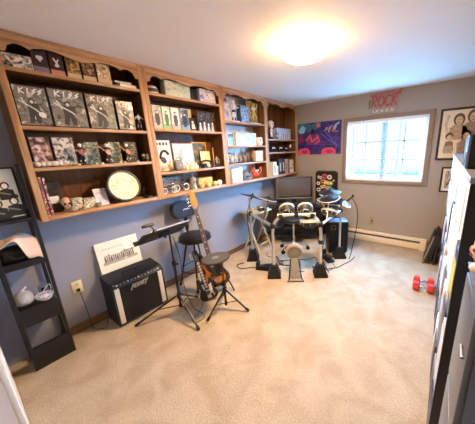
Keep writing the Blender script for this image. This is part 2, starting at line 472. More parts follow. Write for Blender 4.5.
def bookcase(label, ya, yb, shelves, back=None):
    """canonical frame: width along local X, front at -Y; turned to face +X"""
    w = yb-ya; dpt = .272; z0, z1 = 1.166, 2.437
    t = thing('hanging_bookcase', label, 'bookcase', (.286, ya, 0), PI/2, 'wooden bookcases hung along the left wall')
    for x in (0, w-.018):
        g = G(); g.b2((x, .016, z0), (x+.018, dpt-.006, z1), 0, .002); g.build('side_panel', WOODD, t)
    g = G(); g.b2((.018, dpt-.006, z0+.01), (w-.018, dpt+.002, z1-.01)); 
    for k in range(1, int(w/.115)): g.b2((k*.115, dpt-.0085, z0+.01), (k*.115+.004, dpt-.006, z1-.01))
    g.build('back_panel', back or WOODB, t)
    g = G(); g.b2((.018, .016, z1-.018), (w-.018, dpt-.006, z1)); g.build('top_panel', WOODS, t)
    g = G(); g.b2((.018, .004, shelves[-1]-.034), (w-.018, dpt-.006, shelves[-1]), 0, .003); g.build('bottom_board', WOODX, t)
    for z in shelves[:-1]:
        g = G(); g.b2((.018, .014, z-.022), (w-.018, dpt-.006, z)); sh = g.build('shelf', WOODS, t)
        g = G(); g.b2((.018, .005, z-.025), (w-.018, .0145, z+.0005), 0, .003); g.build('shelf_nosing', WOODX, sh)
    for x in (0, w-.038):
        g = G(); g.b2((x, 0, z0), (x+.038, .016, z1), 0, .003); g.build('front_stile', WOODZ, t)
    g = G(); g.poly([(.038+px*(w-.076)/w, pz) for px, pz in valance(w, z1)], 0, .015); g.build('valance', WOODX, t)
    return t
bookcase('leftmost wooden bookcase on the left wall, holding the row of grey doll boxes', .355, 1.2935, [2.225, 1.855, 1.565, 1.203])
bookcase('second wooden bookcase from the left, above the stool with the backrest', 1.2945, 2.2685, [2.218, 1.885, 1.445, 1.203])
bookcase('third wooden bookcase from the left, with pale painted-sheen back and orange toy at bottom', 2.2695, 3.2015, [2.035, 1.715, 1.470, 1.200], WOODP)
bookcase('rightmost wooden bookcase in the room corner, beside the back wall', 3.2025, 4.172, [1.820, 1.600, 1.200])

# ---- figures
def figure_mesh(pose):
    """one continuous skinned body, 1 unit tall, facing -Y"""
    J = {'pel': (0, 0, .50, .085), 'waist': (0, 0, .60, .075), 'chest': (0, 0, .74, .10), 'neck': (0, 0, .835, .04), 'head': (0, -.01, .91, .075), 'top': (0, -.005, .955, .05),
         'lh': (.07, 0, .47, .07), 'lk': (.09, -.01, .26, .05), 'la': (.10, .01, .05, .036), 'lt': (.105, -.07, .025, .03),
         'rh': (-.07, 0, .47, .07), 'rk': (-.09, -.01, .26, .05), 'ra': (-.10, .01, .05, .036), 'rt': (-.105, -.07, .025, .03),
         'ls': (.15, 0, .77, .055), 'rs': (-.15, 0, .77, .055)}
    if pose == 'guitar':
        J.update(le=(.22, -.05, .64, .04), lw=(.20, -.15, .66, .03), lf=(.19, -.19, .69, .03), re=(-.22, -.02, .60, .04), rw=(-.10, -.13, .54, .03), rf=(-.06, -.15, .53, .03))
    elif pose == 'arms':
        J.update(le=(.27, 0, .84, .04), lw=(.31, -.03, .97, .03), lf=(.31, -.03, 1.02, .03), re=(-.25, -.04, .66, .04), rw=(-.28, -.13, .60, .03), rf=(-.28, -.16, .59, .03))
        J.update(lk=(.14, -.05, .27, .05), la=(.18, 0, .05, .036), lt=(.19, -.07, .025, .03), rk=(-.12, -.02, .26, .05), ra=(-.16, .03, .05, .036), rt=(-.17, -.05, .025, .03))
    elif pose == 'crouch':
        J.update(lk=(.16, -.16, .36, .06), la=(.15, -.05, .10, .04), lt=(.17, -.14, .04, .035), rk=(-.16, -.16, .36, .06), ra=(-.15, -.05, .10, .04), rt=(-.17, -.14, .04, .035))
        J.update(le=(.24, -.1, .62, .045), lw=(.18, -.22, .52, .035), lf=(.16, -.25, .5, .03), re=(-.24, -.1, .62, .045), rw=(-.18, -.22, .52, .035), rf=(-.16, -.25, .5, .03))
    else:
        J.update(le=(.19, .01, .61, .04), lw=(.20, -.04, .47, .03), lf=(.20, -.05, .42, .03), re=(-.19, .01, .61, .04), rw=(-.20, -.04, .47, .03), rf=(-.20, -.05, .42, .03))
    E_ = [('pel', 'waist'), ('waist', 'chest'), ('chest', 'neck'), ('neck', 'head'), ('head', 'top'), ('pel', 'lh'), ('lh', 'lk'), ('lk', 'la'), ('la', 'lt'), ('pel', 'rh'), ('rh', 'rk'), ('rk', 'ra'), ('ra', 'rt'),
          ('chest', 'ls'), ('ls', 'le'), ('le', 'lw'), ('lw', 'lf'), ('chest', 'rs'), ('rs', 're'), ('re', 'rw'), ('rw', 'rf')]
    ks = list(J); me = bpy.data.meshes.new('skel'); me.from_pydata([J[k][:3] for k in ks], [(ks.index(a), ks.index(b)) for a, b in E_], [])
    ob = bpy.data.objects.new('skel', me); COL.objects.link(ob)
    sk = ob.modifiers.new('skin', 'SKIN'); ob.modifiers.new('sub', 'SUBSURF').levels = 1
    for i, k in enumerate(ks):
        d = me.skin_vertices[0].data[i]; d.radius = (J[k][3], J[k][3]*.85); d.use_root = (k == 'pel')
    dg = bpy.context.evaluated_depsgraph_get(); dg.update()
    m2 = bpy.data.meshes.new_from_object(ob.evaluated_get(dg)); m2.name = 'figure_body'
    bpy.data.objects.remove(ob)
    m2.polygons.foreach_set('use_smooth', [True]*len(m2.polygons))
    zmin = min(v.co.z for v in m2.vertices)
    for v in m2.vertices: v.co.z -= zmin
    return m2
POSES = {p: figure_mesh(p) for p in ('guitar', 'arms', 'stand', 'crouch')}
def figurine(label, x, y, z, h, pose, bands, hair, group=None, base=True, guitar=None, rz=PI/2, cat='figurine', long_hair=True):
    t = thing('figurine', label, cat, (x, y, z), rz, group)
    bt = .012*h/.16 if base else 0
    if base:
        g = G(); rb = h*.27 if long_hair != 2 else h*.18; g.lathe([(.0005, 0), (rb, 0), (rb*.96, bt), (.0005, bt)], n=20); g.build('base', mat('#1d1b1c', .5), t)
    me = POSES[pose].copy()
    for v in me.vertices: v.co = v.co*(h-bt)
    me.materials.append(figure_paint(h-bt, bands))
    o = bpy.data.objects.new('body', me); COL.objects.link(o); o.parent = t; o.location = (0, 0, bt)
    s = h-bt
    g = G(); g.ell((0, .012*s, bt+.935*s), (.092*s, .088*s, .082*s), 12)
    if long_hair:
        for sx in (-1, 1): g.ell((sx*.075*s, .025*s, bt+.86*s), (.04*s, .05*s, .11*s), 10)
        g.ell((0, .06*s, bt+.86*s), (.085*s, .04*s, .12*s), 10)
    g.build('hair', mat(hair, .7), t)
    if guitar:
        R = Euler((0, -.9, 0)).to_matrix().to_4x4(); T = Matrix.Translation((-.02*s, -.16*s, bt+.55*s)) @ R
        g = G(T); g.disc(-.02*s, -.06*s, .10*s, .08*s, -.015*s, .02*s); g.disc(-.02*s, .04*s, .08*s, .065*s, -.015*s, .02*s)
        g.b2((-.035*s, -.02*s, .08*s), (-.008*s, .005*s, .46*s)); g.b2((-.045*s, -.02*s, .46*s), (.0, .005*s, .54*s))
        g.build('guitar', mat(guitar, .35), t)
    return t

# ---- boxed and flat things on the shelves (canonical front -Y, turned to face +X)
def carton(name, label, cat, xf, y0, y1, z, h, d, art, side='#2a2523', group=None, logo=None, band=None, lean=0.0, window=None, rz=0.0, border=None, logoc='#f2efe6', inner=None):
    w = y1-y0
    t = thing(name, label, cat, (xf-d/2, (y0+y1)/2, z + (.5*d*abs(math.sin(lean)) if lean else 0)), PI/2+rz, group, rx=-lean)
    g = G(); g.b2((-w/2, -d/2+.0015, 0), (w/2, d/2, h), 0, min(.003, d*.1)); g.build('box_body', mat(side, .55), t)
    b0 = .03*h; top = h*.985
    if band:
        g = G(); g.b2((-w/2+.001, -d/2-.001, b0*.2), (w/2-.001, -d/2+.0015, h*.24)); g.build('lower_band', mat(band, .45), t); b0 = h*.24
    g = G(); e = .004 if border is None else border
    g.b2((-w/2+e, -d/2, b0+.001), (w/2-e, -d/2+.0015, top-e*.5)); f = g.build('front_print', art, t)
    if border:
        g = G(); yb = -d/2-.0015
        g.b2((-w/2, yb, 0), (-w/2+e, -d/2+.0014, h)); g.b2((w/2-e, yb, 0), (w/2, -d/2+.0014, h)); g.b2((-w/2+e, yb, 0), (w/2-e, -d/2+.0014, e)); g.b2((-w/2+e, yb, h-e), (w/2-e, -d/2+.0014, h))
        g.build('border', mat(side, .5), t)
    if inner:
        g = G(); inner(g, w, h, -d/2-.002, -d/2-.0002)
        g.build('printed_artwork', inner.mats, t)
    if logo:
        g = G(); lettering(g, logo, -w*.33, h*.80, w*.70, h*.125, -d/2-.003, -d/2, h*.028, 0, .12); g.build('logo', mat(logoc, .4), t)
    return t
def shapes(mats, fn):
    fn.mats = [mat(m, .5) if isinstance(m, str) else m for m in mats]; return fn

# -- left bookcase, top shelf
GT = 'small boxes along the top shelf of the left bookcase'
ART_DARK = ['#0f0e10', '#2a2723', '#56503f', '#8d8873', '#c8c3ac']
ART_BW = ['#0c0c0e', '#3a3a38', '#a8a597', '#e9e4d2', '#f6f3e8']
carton('comic_box', 'long black-and-white printed box at the far left of the top shelf', 'box', .25, .40, .545, 2.225, .088, .16, printed(ART_BW, 1, 30), '#d8d4c6', GT)
def heart(g, w, h, y0, y1):
    for s in (-1, 1): g.disc(s*w*.10, h*.60, w*.12, h*.075, y0, y1, 0, 12, s*.5)
    g.poly([(-w*.2, h*.58), (w*.2, h*.58), (0, h*.42)], y0, y1, 0)
def cross(g, w, h, y0, y1):
    g.stroke([(-w*.16, h*.72), (w*.14, h*.42)], w*.12, y0, y1); g.stroke([(w*.16, h*.70), (-w*.12, h*.42)], w*.10, y0, y1); g.disc(-w*.05, h*.42, w*.12, h*.06, y0, y1)
carton('toy_box', 'dark purple toy box with white heart shape and lilac lower band', 'box', .25, .547, .632, 2.225, .165, .07, printed(['#1c1018', '#2f1a26', '#4a2c3c'], 2, 14), '#2b1822', GT, band='#8a7492', inner=shapes(['#efe6ea'], heart))
carton('toy_box', 'dark maroon toy box with white mark and salmon lower band', 'box', .25, .640, .722, 2.225, .155, .07, printed(['#1d0f12', '#341a1e', '#4c2a2a'], 3, 14), '#2b1418', GT, band='#d58b78', inner=shapes(['#f2e9e2'], cross))
for k, (a, b_, h, lab, c) in enumerate(((.735, .825, .15, 'gold figure box just right of the salmon-banded toy box', ['#2c1d10', '#6a4a24', '#c79c58', '#f0d9a0']),
        (.835, .925, .155, 'brown figure box with cream base strip, between two gold boxes', ['#1f1510', '#4f3320', '#9c744a', '#e0c08c']),
        (.935, 1.04, .155, 'pale gold figure box, last upright box before the dark gap on the top shelf', ['#4a3820', '#a98a58', '#dcc493', '#f3e6c2']))):
    carton('figure_box', lab, 'box', .25, a, b_, 2.225, h, .075, printed(c, 4+k, 34), '#3b2a1c', GT, band='#dcc08c')
t = thing('book', 'pale paperback lying flat under a dark one on the top shelf of the left bookcase', 'book', (.17, 1.16, 2.225), .12)
g = G(); g.b2((-.085, -.075, .003), (.085, .068, .027)); g.build('pages', PAPER, t)
g = G(); g.b2((-.09, -.08, 0), (.09, .072, .003)); g.b2((-.09, -.08, .027), (.09, .072, .03)); g.b2((-.09, .068, .003), (.09, .072, .027)); g.build('cover', mat('#c9b98f', .5), t)
t = thing('book', 'dark paperback lying on top of the pale book on the top shelf', 'book', (.165, 1.15, 2.2555), -.1)
g = G(); g.b2((-.075, -.07, .003), (.075, .06, .019)); g.build('pages', PAPER, t)
g = G(); g.b2((-.08, -.075, 0), (.08, .064, .003)); g.b2((-.08, -.075, .019), (.08, .064, .022)); g.b2((-.08, .06, .003), (.08, .064, .019)); g.build('cover', mat('#231c18', .5), t)

# -- four big doll boxes with the white band logo
def musician(c1):
    def f(g, w, h, y0, y1):
        g.disc(-.02*w, .62*h, .10*w, .07*h, y0, y1, 0); g.poly([(-.18*w, .56*h), (.16*w, .58*h), (.20*w, .30*h), (.12*w, .08*h), (.02*w, .08*h), (-.02*w, .28*h), (-.10*w, .08*h), (-.22*w, .08*h), (-.17*w, .34*h)], y0, y1, 0)
        g.disc(-.02*w, .605*h, .055*w, .042*h, y0-.001, y0, 1)
        g.stroke([(-.38*w, .62*h), (.05*w, .42*h), (.30*w, .24*h)], .05*w, y0-.001, y1, 1); g.disc(.22*w, .30*h, .12*w, .07*h, y0-.0012, y1, 2, 14, -.5)
        g.stroke([(-.2*w, .5*h), (-.3*w, .68*h)], .05*w, y0-.0005, y1, 1)
    return shapes(['#3b3833', '#d9d4c4', c1], f)
GK = 'grey doll boxes with the big white logo'
for k, (a, b_, hh, lab, c) in enumerate(((.402, .575, .272, 'first grey doll box from the left, with the clearest white guitarist', '#e8e4d6'), (.583, .80, .28, 'second grey doll box from the left on its shelf', '#8f8b7c'),
        (.812, 1.015, .278, 'third grey doll box from the left on its shelf', '#9c9a7c'), (1.03, 1.175, .255, 'fourth and narrowest grey doll box, beside the small silver statue', '#b8a88a'))):
    carton('doll_box', lab, 'box', .25, a, b_, 1.855, hh, .11, printed(['#2a2723', '#5c574c', '#8d8876', '#6c675a', '#b9b39c', '#dcd6c2'], 11+k, 20, detail=5), '#1d1b1a', GK, logo='KISS', inner=musician(c))
figurine('small silver and black statue at the right end of the doll box shelf', .235, 1.218, 1.855, .165, 'guitar', [(0, '#1c1c20'), (.12, '#9a9a9c'), (.3, '#2a2a30'), (.6, '#b9b9bd'), (.83, '#e5e0d8')], '#141416', long_hair=2)

# -- third shelf: clear packs and figures with cards
carton('figure_pack', 'open clear-fronted pack with pink and dark print, leftmost on the third shelf', 'box', .17, .425, .54, 1.565, .225, .05, printed(['#1a1516', '#4a3a38', '#b5776a', '#d8cfc6', '#f3efe6'], 21, 16), '#4a4038', None, border=.005)
carton('figure_pack', 'second clear-fronted pack on the third shelf, silver and brown print', 'box', .17, .552, .69, 1.565, .225, .05, printed(['#2a2320', '#6a5f52', '#c9c1ae', '#efe9da', '#8f8672'], 22, 26), '#5a5046', None, border=.005)
g = G(); rr = random.Random(8)
for k in range(9): g.ell((-.09+.022*k+rr.uniform(-.01, .01), rr.uniform(-.02, .02), .022), (.022, .02, .022), 8, 0, Euler((rr.random(), rr.random(), 0)).to_matrix())
o = g.build('crumpled_cloth', mat('#ded6c4', .8, bump=.5)); o.location = (.235, .50, 1.566); o.rotation_euler = (0, 0, PI/2); tag(o, 'crumpled off-white cloth lying before the leftmost clear pack', 'cloth')
t = thing('key_charm', 'gold charm chain lying in front of the second clear pack', 'charm', (.25, .62, 1.5655), PI/2)
g = G(); g.tube([(-.05+.02*math.cos(a*PI/8), .012*math.sin(a*PI/8), .006) for a in range(17)], .006, 8); g.build('ring', GOLD, t)
g = G(); g.tube(bez([(-.03, 0, .006), (0, .01, .007), (.03, -.01, .006), (.06, .005, .006), (.08, -.005, .006)]), .005, 8)
for k in range(4): g.ell((-.01+.026*k, 0, .009), .009, 8)
g.build('chain', GOLD, t)
FB = [(0, '#1b1a1d'), (.10, '#e9e6de'), (.18, '#17171a'), (.50, '#2a292e'), (.62, '#c98f83'), (.70, '#1b1a1d'), (.83, '#efe2d6')]
GF = 'bandsman figures standing before backing cards'
for k, (fy, cy0, cy1, lab, lab2, gc, col) in enumerate(((.705, .755, .865, 'white-capped dark figure with pink guitar, leftmost of the three on the third shelf', 'olive backing card between the first and second white-capped figures', '#b9606a', ['#20201c', '#6c6c54', '#a5a888', '#d8dcc8']),
      (.895, .94, 1.045, 'white-capped dark figure with pale guitar, middle of the three on the third shelf', 'green-grey backing card right behind the middle white-capped figure', '#e5b2a2', ['#20221c', '#666c52', '#a0a888', '#ccd4bc']),
      (1.06, 1.085, 1.195, 'white-capped figure with orange drum, rightmost of the three on the third shelf', 'dark grey backing card behind the rightmost white-capped figure', '#d88a5c', ['#1a1a1a', '#4c4a42', '#7c7868', '#b0a890']))):
    figurine(lab, .24, fy, 1.565, .17, 'guitar', FB, '#f2eee4', GF, guitar=gc, long_hair=False)
    t = thing('backing_card', lab2, 'card', (.14, (cy0+cy1)/2, 1.565), PI/2, 'backing cards behind the bandsman figures')
    w = cy1-cy0
    g = G(); g.b2((-w/2, -.004, 0), (w/2, 0, .19)); g.build('card_board', printed(col, 31+k, 30), t)
    g = G(); g.poly([(0, .0), (0, .12), (.001, .0)], 0, .05); g.box((0, .025, .004), (.05, .05, .008)); g.build('card_foot', mat('#57534a'), t)
figurine('small black figure with pinkish face at the right end of the third shelf', .24, 1.205, 1.565, .085, 'crouch', [(0, '#131316'), (.3, '#2a2a2e'), (.66, '#d8a894'), (.85, '#e6c0ac')], '#111114', base=False)
figurine('tiny white figure against the right stile of the third shelf', .24, 1.243, 1.565, .075, 'stand', [(0, '#bdbab2'), (.3, '#e9e6de'), (.7, '#d8d4ca'), (.84, '#efe8e0')], '#efece4', base=False)
for k, y in enumerate((.665, .785, .83, .97, 1.012, 1.13)):
    g = G(); g.lathe([(.0005, 0), (.012, 0), (.014, .006), (.010, .013), (.0005, .015)], n=14)
    o = g.build('trinket', mat(('#e8d9b5', '#d8b98a', '#efe9dc')[k % 3], .4)); o.location = (.266, y, 1.5652)
    tag(o, ('pale trinket left of the first white-capped figure', 'tan trinket right of the first white-capped figure', 'white trinket below the olive backing card', 'pale trinket right of the middle white-capped figure', 'tan trinket left of the third white-capped figure', 'white trinket right of the third white-capped figure')[k], 'trinket', 'trinkets along the front of the third shelf')

# -- bottom shelf of the left bookcase
BS = 'slim cases at the left end of the bottom shelf'
for k, (a, c, lab) in enumerate((('#ece6dc', ['#f2ece2', '#c94b45', '#2a2526', '#e9e2d8'], 'first slim case at the left end of the bottom shelf, white and red stickered spine'), ('#2b2730', ['#2c2426', '#8f3a3a', '#e8e0d8', '#1d1b1e'], 'second slim case at the left end of the bottom shelf, dark red spine'))):
    t = thing('slim_case', lab, 'case', (.19, .408+.02*k, 1.203), PI/2, BS)
    g = G(); g.b2((-.007, -.08, 0), (.007, .08, .29), 0, .001); g.build('case_body', mat(a, .4), t)
    g = G(); g.b2((-.0065, -.082, .005), (.0065, -.080, .285)); g.build('spine_print', printed(c, 41+k, 40), t)
carton('storage_box', 'dark upright box behind the white card on the bottom shelf', 'box', .13, .45, .535, 1.203, .24, .08, printed(['#17140f', '#2c241a', '#40362a'], 43, 10), '#1f1a15')
t = thing('note_block', 'white paper note block in front of the dark upright box', 'note block', (.165, .478, 1.203), PI/2)
g = G(); g.b2((-.028, -.012, .075), (.028, .012, .13), 0, .001); g.build('paper_block', PAPER, t)
g = G(); g.b2((-.026, -.014, 0), (.026, .014, .075), 0, .002); g.build('holder', mat('#2a231d', .5), t)
t = thing('skull_ornament', 'pinkish skull ornament on the bottom shelf of the left bookcase', 'ornament', (.20, .535, 1.203), PI/2)
g = G(); g.ell((0, 0, .075), (.034, .042, .040), 16); g.ell((0, -.018, .042), (.024, .026, .026), 12); g.lathe([(.0005, 0), (.03, 0), (.022, .02), (.0005, .02)], n=16); g.build('skull', mat('#dcb49c', .6), t)
g = G(); [g.ell((s*.014, -.036, .066), (.009, .008, .010), 10) for s in (-1, 1)]; g.poly([(-.005, .045), (.005, .045), (0, .058)], -.046, -.035); g.build('eye_socket', mat('#2b1d18', .8), t)
for k, (y, w, h, lab, c) in enumerate(((.60, .07, .10, 'patterned trinket tin right of the skull ornament', ['#2a2219', '#8c7a58', '#e4d8b4', '#4a3d2a']), (.685, .085, .085, 'wider patterned trinket tin beside the pale blue card', ['#3a3021', '#a59670', '#ece2c4', '#5a4c34']))):
    t = thing('trinket_tin', lab, 'tin', (.21, y, 1.203), PI/2)
    g = G(); g.b2((-w/2, -.035, 0), (w/2, .035, h*.78), 0, .004); g.build('tin_body', printed(c, 44+k, 60), t)
    g = G(); g.b2((-w/2-.002, -.037, h*.78), (w/2+.002, .037, h), 0, .004); g.build('lid', printed(c[::-1], 47+k, 60), t)
for k, (y, s) in enumerate(((.565, .03), (.645, .026), (.735, .024))):
    g = G(); g.ell((0, 0, s*.8), (s, s*.8, s*.8), 12); g.ell((s*.5, -s*.3, s*1.4), (s*.45, s*.4, s*.45), 10)
    o = g.build('pebble_animal', mat(('#b09a78', '#cfc3a4', '#8d7a5c')[k], .5)); o.location = (.262, y, 1.2035); o.rotation_euler = (0, 0, PI/2)
    tag(o, ('brown stone animal in front of the skull ornament', 'pale stone animal before the first patterned tin', 'dark stone animal right of the wider patterned tin')[k], 'ornament', 'little stone animals on the bottom shelf')
t = thing('greeting_card', 'pale lilac-blue card leaning back left of the round drumhead', 'card', (.225, .785, 1.204), PI/2, None, rx=-.32)
g = G(); g.b2((-.048, -.002, 0), (.048, .002, .155)); g.build('card_stock', mat('#d5d8ea', .6), t)
g = G()
for k, z in enumerate((.118, .106, .07, .058, .046)): g.b2((-.03, -.003, z), (.03-.012*(k % 2), -.002, z+.003))
g.build('writing', mat('#9aa0c4', .6), t)
# signed drumhead
t = thing('signed_drumhead', 'round cream drumhead covered in signatures with dark hoop', 'drumhead', (.24, .975, 1.2035), PI/2, None, rx=-.22)
Rr = Euler((PI/2, 0, 0)).to_matrix()
g = G(); g.lathe([(.130, 0), (.142, 0), (.145, .02), (.142, .045), (.130, .045), (.128, .02), (.130, 0)], (0, .0, .145), 44, 0, Rr); g.build('hoop', mat('#3a2c20', .4), t)
g = G(); g.lathe([(.0005, .036), (.129, .036), (.129, .030), (.0005, .030)], (0, .0, .145), 44, 0, Rr); g.build('head_skin', mat('#f0e3b6', .6), t)
g = G(); rr = random.Random(12)
for k in range(22):
    a = rr.random()*6.28; r = .095*math.sqrt(rr.random()); x, z = r*math.cos(a), .145+r*math.sin(a); pts = []
    for i in range(6): pts.append((x-.02+.008*i, z+rr.uniform(-.006, .006)))
    g.stroke(pts, .0025, -.0372, -.0358)
g.build('signatures', mat('#a08d5c', .7), t)
for k, (y, r) in enumerate(((1.155, .022), (1.20, .018), (1.238, .014))):
    g = G(); g.tube([(r*math.cos(a*PI/10), r*math.sin(a*PI/10), .006) for a in range(21)], .005, 8); g.ell((r*.9, 0, .014), .009, 8)
    o = g.build('finger_ring', mat(('#2b2826', '#5a5048', '#3a3430')[k], .35, .6)); o.location = (.245, y, 1.2035)
    tag(o, ('largest dark ring, just right of the round drumhead', 'grey ring, middle of three right of the drumhead', 'smallest dark ring, by the right stile of the bottom shelf')[k], 'ring', 'dark rings on the bottom shelf')
figurine('little dark figure standing behind the rings right of the drumhead', .15, 1.19, 1.203, .10, 'stand', [(0, '#141214'), (.5, '#241f1e'), (.84, '#4a3a30')], '#15110f', base=True)

# -- second bookcase
t = thing('cap', 'grey and white domed cap at the left end of the second bookcase top shelf', 'cap', (.19, 1.42, 2.219), PI/2)
g = G(); g.lathe([(.062, 0), (.064, .02), (.058, .05), (.04, .075), (.0005, .085)], n=24); g.build('crown', mat('#e4dfd2', .8), t)
g = G(); g.lathe([(.0645, .018), (.0655, .02), (.060, .045), (.0585, .05), (.0600, .02)], n=24); g.build('band', mat('#54504a', .8), t)
g = G(); g.poly([(-.06, 0), (-.05, -.06), (0, -.085), (.05, -.06), (.06, 0)], -.001, .004)
o = g.build('brim', mat('#7a756c', .7), t); o.rotation_euler = (PI/2, 0, 0); o.location = (0, 0, .008); o.rotation_euler = (-PI/2+PI, 0, 0)
carton('game_box', 'wide pale green box on the top shelf of the second bookcase', 'box', .24, 1.54, 1.845, 2.218, .155, .09, printed(['#b9c49a', '#d3dcb6', '#e6ead0', '#a8b48a'], 51, 16), '#cfd6b6')
carton('camera_case', 'small black box between the green and purple boxes on the top shelf', 'box', .19, 1.87, 1.955, 2.218, .13, .1, printed(['#0e0d0e', '#1d1b1b', '#2a2625'], 52, 18), '#151313')
carton('game_box', 'purple and white printed box at the right end of the second bookcase top shelf', 'box', .24, 1.975, 2.215, 2.218, .15, .09, printed(['#6b5f86', '#b9a8c4', '#efe9ea', '#e0d3a8', '#8d6a8a'], 53, 24), '#d8cfd8')
def toyfig(c):
    def f(g, w, h, y0, y1):
        g.disc(0, .74*h, .15*w, .07*h, y0, y1, 0); g.poly([(-.2*w, .66*h), (.2*w, .66*h), (.26*w, .42*h), (.14*w, .16*h), (-.14*w, .16*h), (-.26*w, .42*h)], y0, y1, 1); g.disc(0, .72*h, .09*w, .045*h, y0-.001, y0, 2)
    return shapes(['#1a1718', c, '#efd9c6'], f)
GP = 'boxed figures on the second shelf of the second bookcase'
for k, (a, b_, bk, c, bd, lab) in enumerate(((1.362, 1.458, ['#c9c4b0', '#8d8a80', '#efe9d6'], '#2c2a2c', '#cbb9a8', 'first boxed figure from the left, grey with black costume'),
     (1.468, 1.556, ['#b8c49a', '#dfe6c8', '#8fa070'], '#3c7a3c', '#8db06a', 'second boxed figure from the left, green with green base'),
     (1.566, 1.665, ['#efe3d6', '#f6efe4', '#d0b0a4'], '#5a4a46', '#d9a89a', 'third boxed figure from the left, cream with pink base'),
     (1.675, 1.785, ['#7e94a8', '#2f3640', '#c4d2da'], '#22252c', '#6f9bb0', 'fourth boxed figure from the left, blue-grey with pale blue base'))):
    carton('figure_box', lab, 'box', .24, a, b_, 1.885, .228, .07, printed(bk, 54+k, 12), '#d9d2c2', GP, band=bd, inner=toyfig(c))
carton('book', 'upright yellow book behind the small black frame', 'book', .10, 1.80, 1.93, 1.885, .26, .03, printed(['#e8dc9a', '#f2ecc4', '#cdbb68'], 60, 8), '#e4d890')
t = thing('framed_picture', 'small black photo frame in front of the big dark group photo', 'frame', (.24, 1.842, 1.886), PI/2, None, rx=-.12)
g = G(); 
for lo, hi in (((-.042, 0, 0), (-.032, .012, .145)), ((.032, 0, 0), (.042, .012, .145)), ((-.032, 0, 0), (.032, .012, .012)), ((-.032, 0, .133), (.032, .012, .145))): g.b2(lo, hi, 0, .002)
g.build('frame', BLACK, t)
g = G(); g.b2((-.033, .004, .01), (.033, .008, .135)); g.build('photo', mat('#2a2624', .3), t)
g = G(); g.disc(0, .095, .014, .018, .002, .004, 0); g.poly([(-.024, .02), (.024, .02), (.018, .075), (-.018, .075)], .002, .004, 0); g.build('portrait', mat('#e0cdb8', .5), t)
def crowd(g, w, h, y0, y1):
    rr = random.Random(4)
    for k in range(4): 
        x = (-.36+.22*k)*w; z = (.22+.05*(k % 2))*h
        g.disc(x, z+.16*h, .065*w, .10*h, y0, y1, 0); g.disc(x, z+.14*h, .045*w, .075*h, y0-.001, y0, 1); g.poly([(x-.08*w, .04*h), (x+.08*w, .04*h), (x+.05*w, z+.06*h), (x-.05*w, z+.06*h)], y0, y1, 2)
    for k in range(26): g.disc(rr.uniform(-.44, .44)*w, rr.uniform(.55, .93)*h, .025*w, .018*h, y0, y1, 3, 8, rr.random()*3)
carton('group_photo', 'wide dark group photo with four pale faces at the right end of the second shelf', 'picture', .20, 1.93, 2.215, 1.885, .24, .02, printed(['#141210', '#2a2420', '#4a4036', '#1c1916'], 61, 14), '#1a1714', None, inner=shapes(['#1a1614', '#f0e6d8', '#cfc6b4', '#9a8d78'], crowd))
# third shelf of the second bookcase
def rowl(g, w, h, y0, y1):
    for k in range(4): g.b2((-.38*w+.2*w*k, y0, .84*h), (-.25*w+.2*w*k, y1, .93*h), 0)
    g.tube([(.05*w+.28*w*math.cos(a*PI/12), y0+.001, .40*h+.26*h*math.sin(a*PI/12)) for a in range(2, 13)], .014, 6, 0)
    g.disc(-.06*w, .36*h, .16*w, .12*h, y0, y1, 0, 14, .6); g.disc(.2*w, .2*h, .1*w, .05*h, y0, y1, 1)
    for k in range(5): g.b2((-.44*w, y0, .1*h+.13*h*k), (-.39*w, y1, .16*h+.13*h*k), 1)
carton('framed_print', 'tall white framed print with black drawing, leftmost on the third shelf', 'picture', .14, 1.385, 1.575, 1.445, .335, .02, mat('#efe6d6', .5), '#e8d3bf', None, border=.008, lean=.06, inner=shapes(['#3c3736', '#b8988a'], rowl))
def portrait(g, w, h, y0, y1):
    g.disc(-.05*w, .42*h, .24*w, .36*h, y0, y1, 0, 18, .2); g.disc(.02*w, .60*h, .12*w, .12*h, y0-.001, y1, 1); g.disc(.06*w, .33*h, .18*w, .14*h, y0-.001, y1, 2); g.stroke([(-.02*w, .3*h), (.1*w, .2*h)], .04*w, y0-.002, y1, 3)
carton('framed_print', 'pale portrait print in light frame behind the grey purse', 'picture', .14, 1.60, 1.87, 1.445, .30, .02, mat('#e6ddc8', .5), '#d8c4ac', None, border=.012, lean=.06, inner=shapes(['#b9b3a0', '#efe7d4', '#f4eee0', '#2c2f3a'], portrait))
def gardenp(g, w, h, y0, y1):
    for k in range(9): g.disc((-.35+.09*k)*w, (.5+.12*math.sin(k*2.2))*h, .08*w, .10*h, y0, y1, k % 2)
carton('framed_print', 'gold framed dark landscape print at the right of the third shelf', 'picture', .11, 1.875, 2.10, 1.445, .32, .02, printed(['#2c2616', '#6b6038', '#a89458'], 63, 10), '#c29a4a', None, border=.014, lean=.04, inner=shapes(['#3b4a28', '#8c7a3c'], gardenp))
t = thing('drawstring_purse', 'grey leather purse standing before the pale portrait print', 'purse', (.235, 1.585, 1.4455), PI/2)
g = G(); g.box((0, 0, .062), (.10, .035, .112), 0, .016, Euler((0, -.12, 0)).to_matrix(), 3); g.build('purse_body', mat('#7d786c', .6, bump=.3), t)
g = G(); g.tube(bez([(-.035, 0, .112), (-.02, 0, .137), (.02, 0, .142), (.043, 0, .115)]), .004, 8); g.build('strap', mat('#5a564c', .6), t)
g = G(); g.disc(.0, .06, .009, .009, -.022, -.017); g.build('clasp', STEEL, t)
figurine('small yellow figure in front of the tall white framed print', .25, 1.475, 1.445, .115, 'arms', [(0, '#d9b35a'), (.3, '#ecd07a'), (.6, '#f0dc98'), (.83, '#f3e3c0')], '#e6c868', base=True)
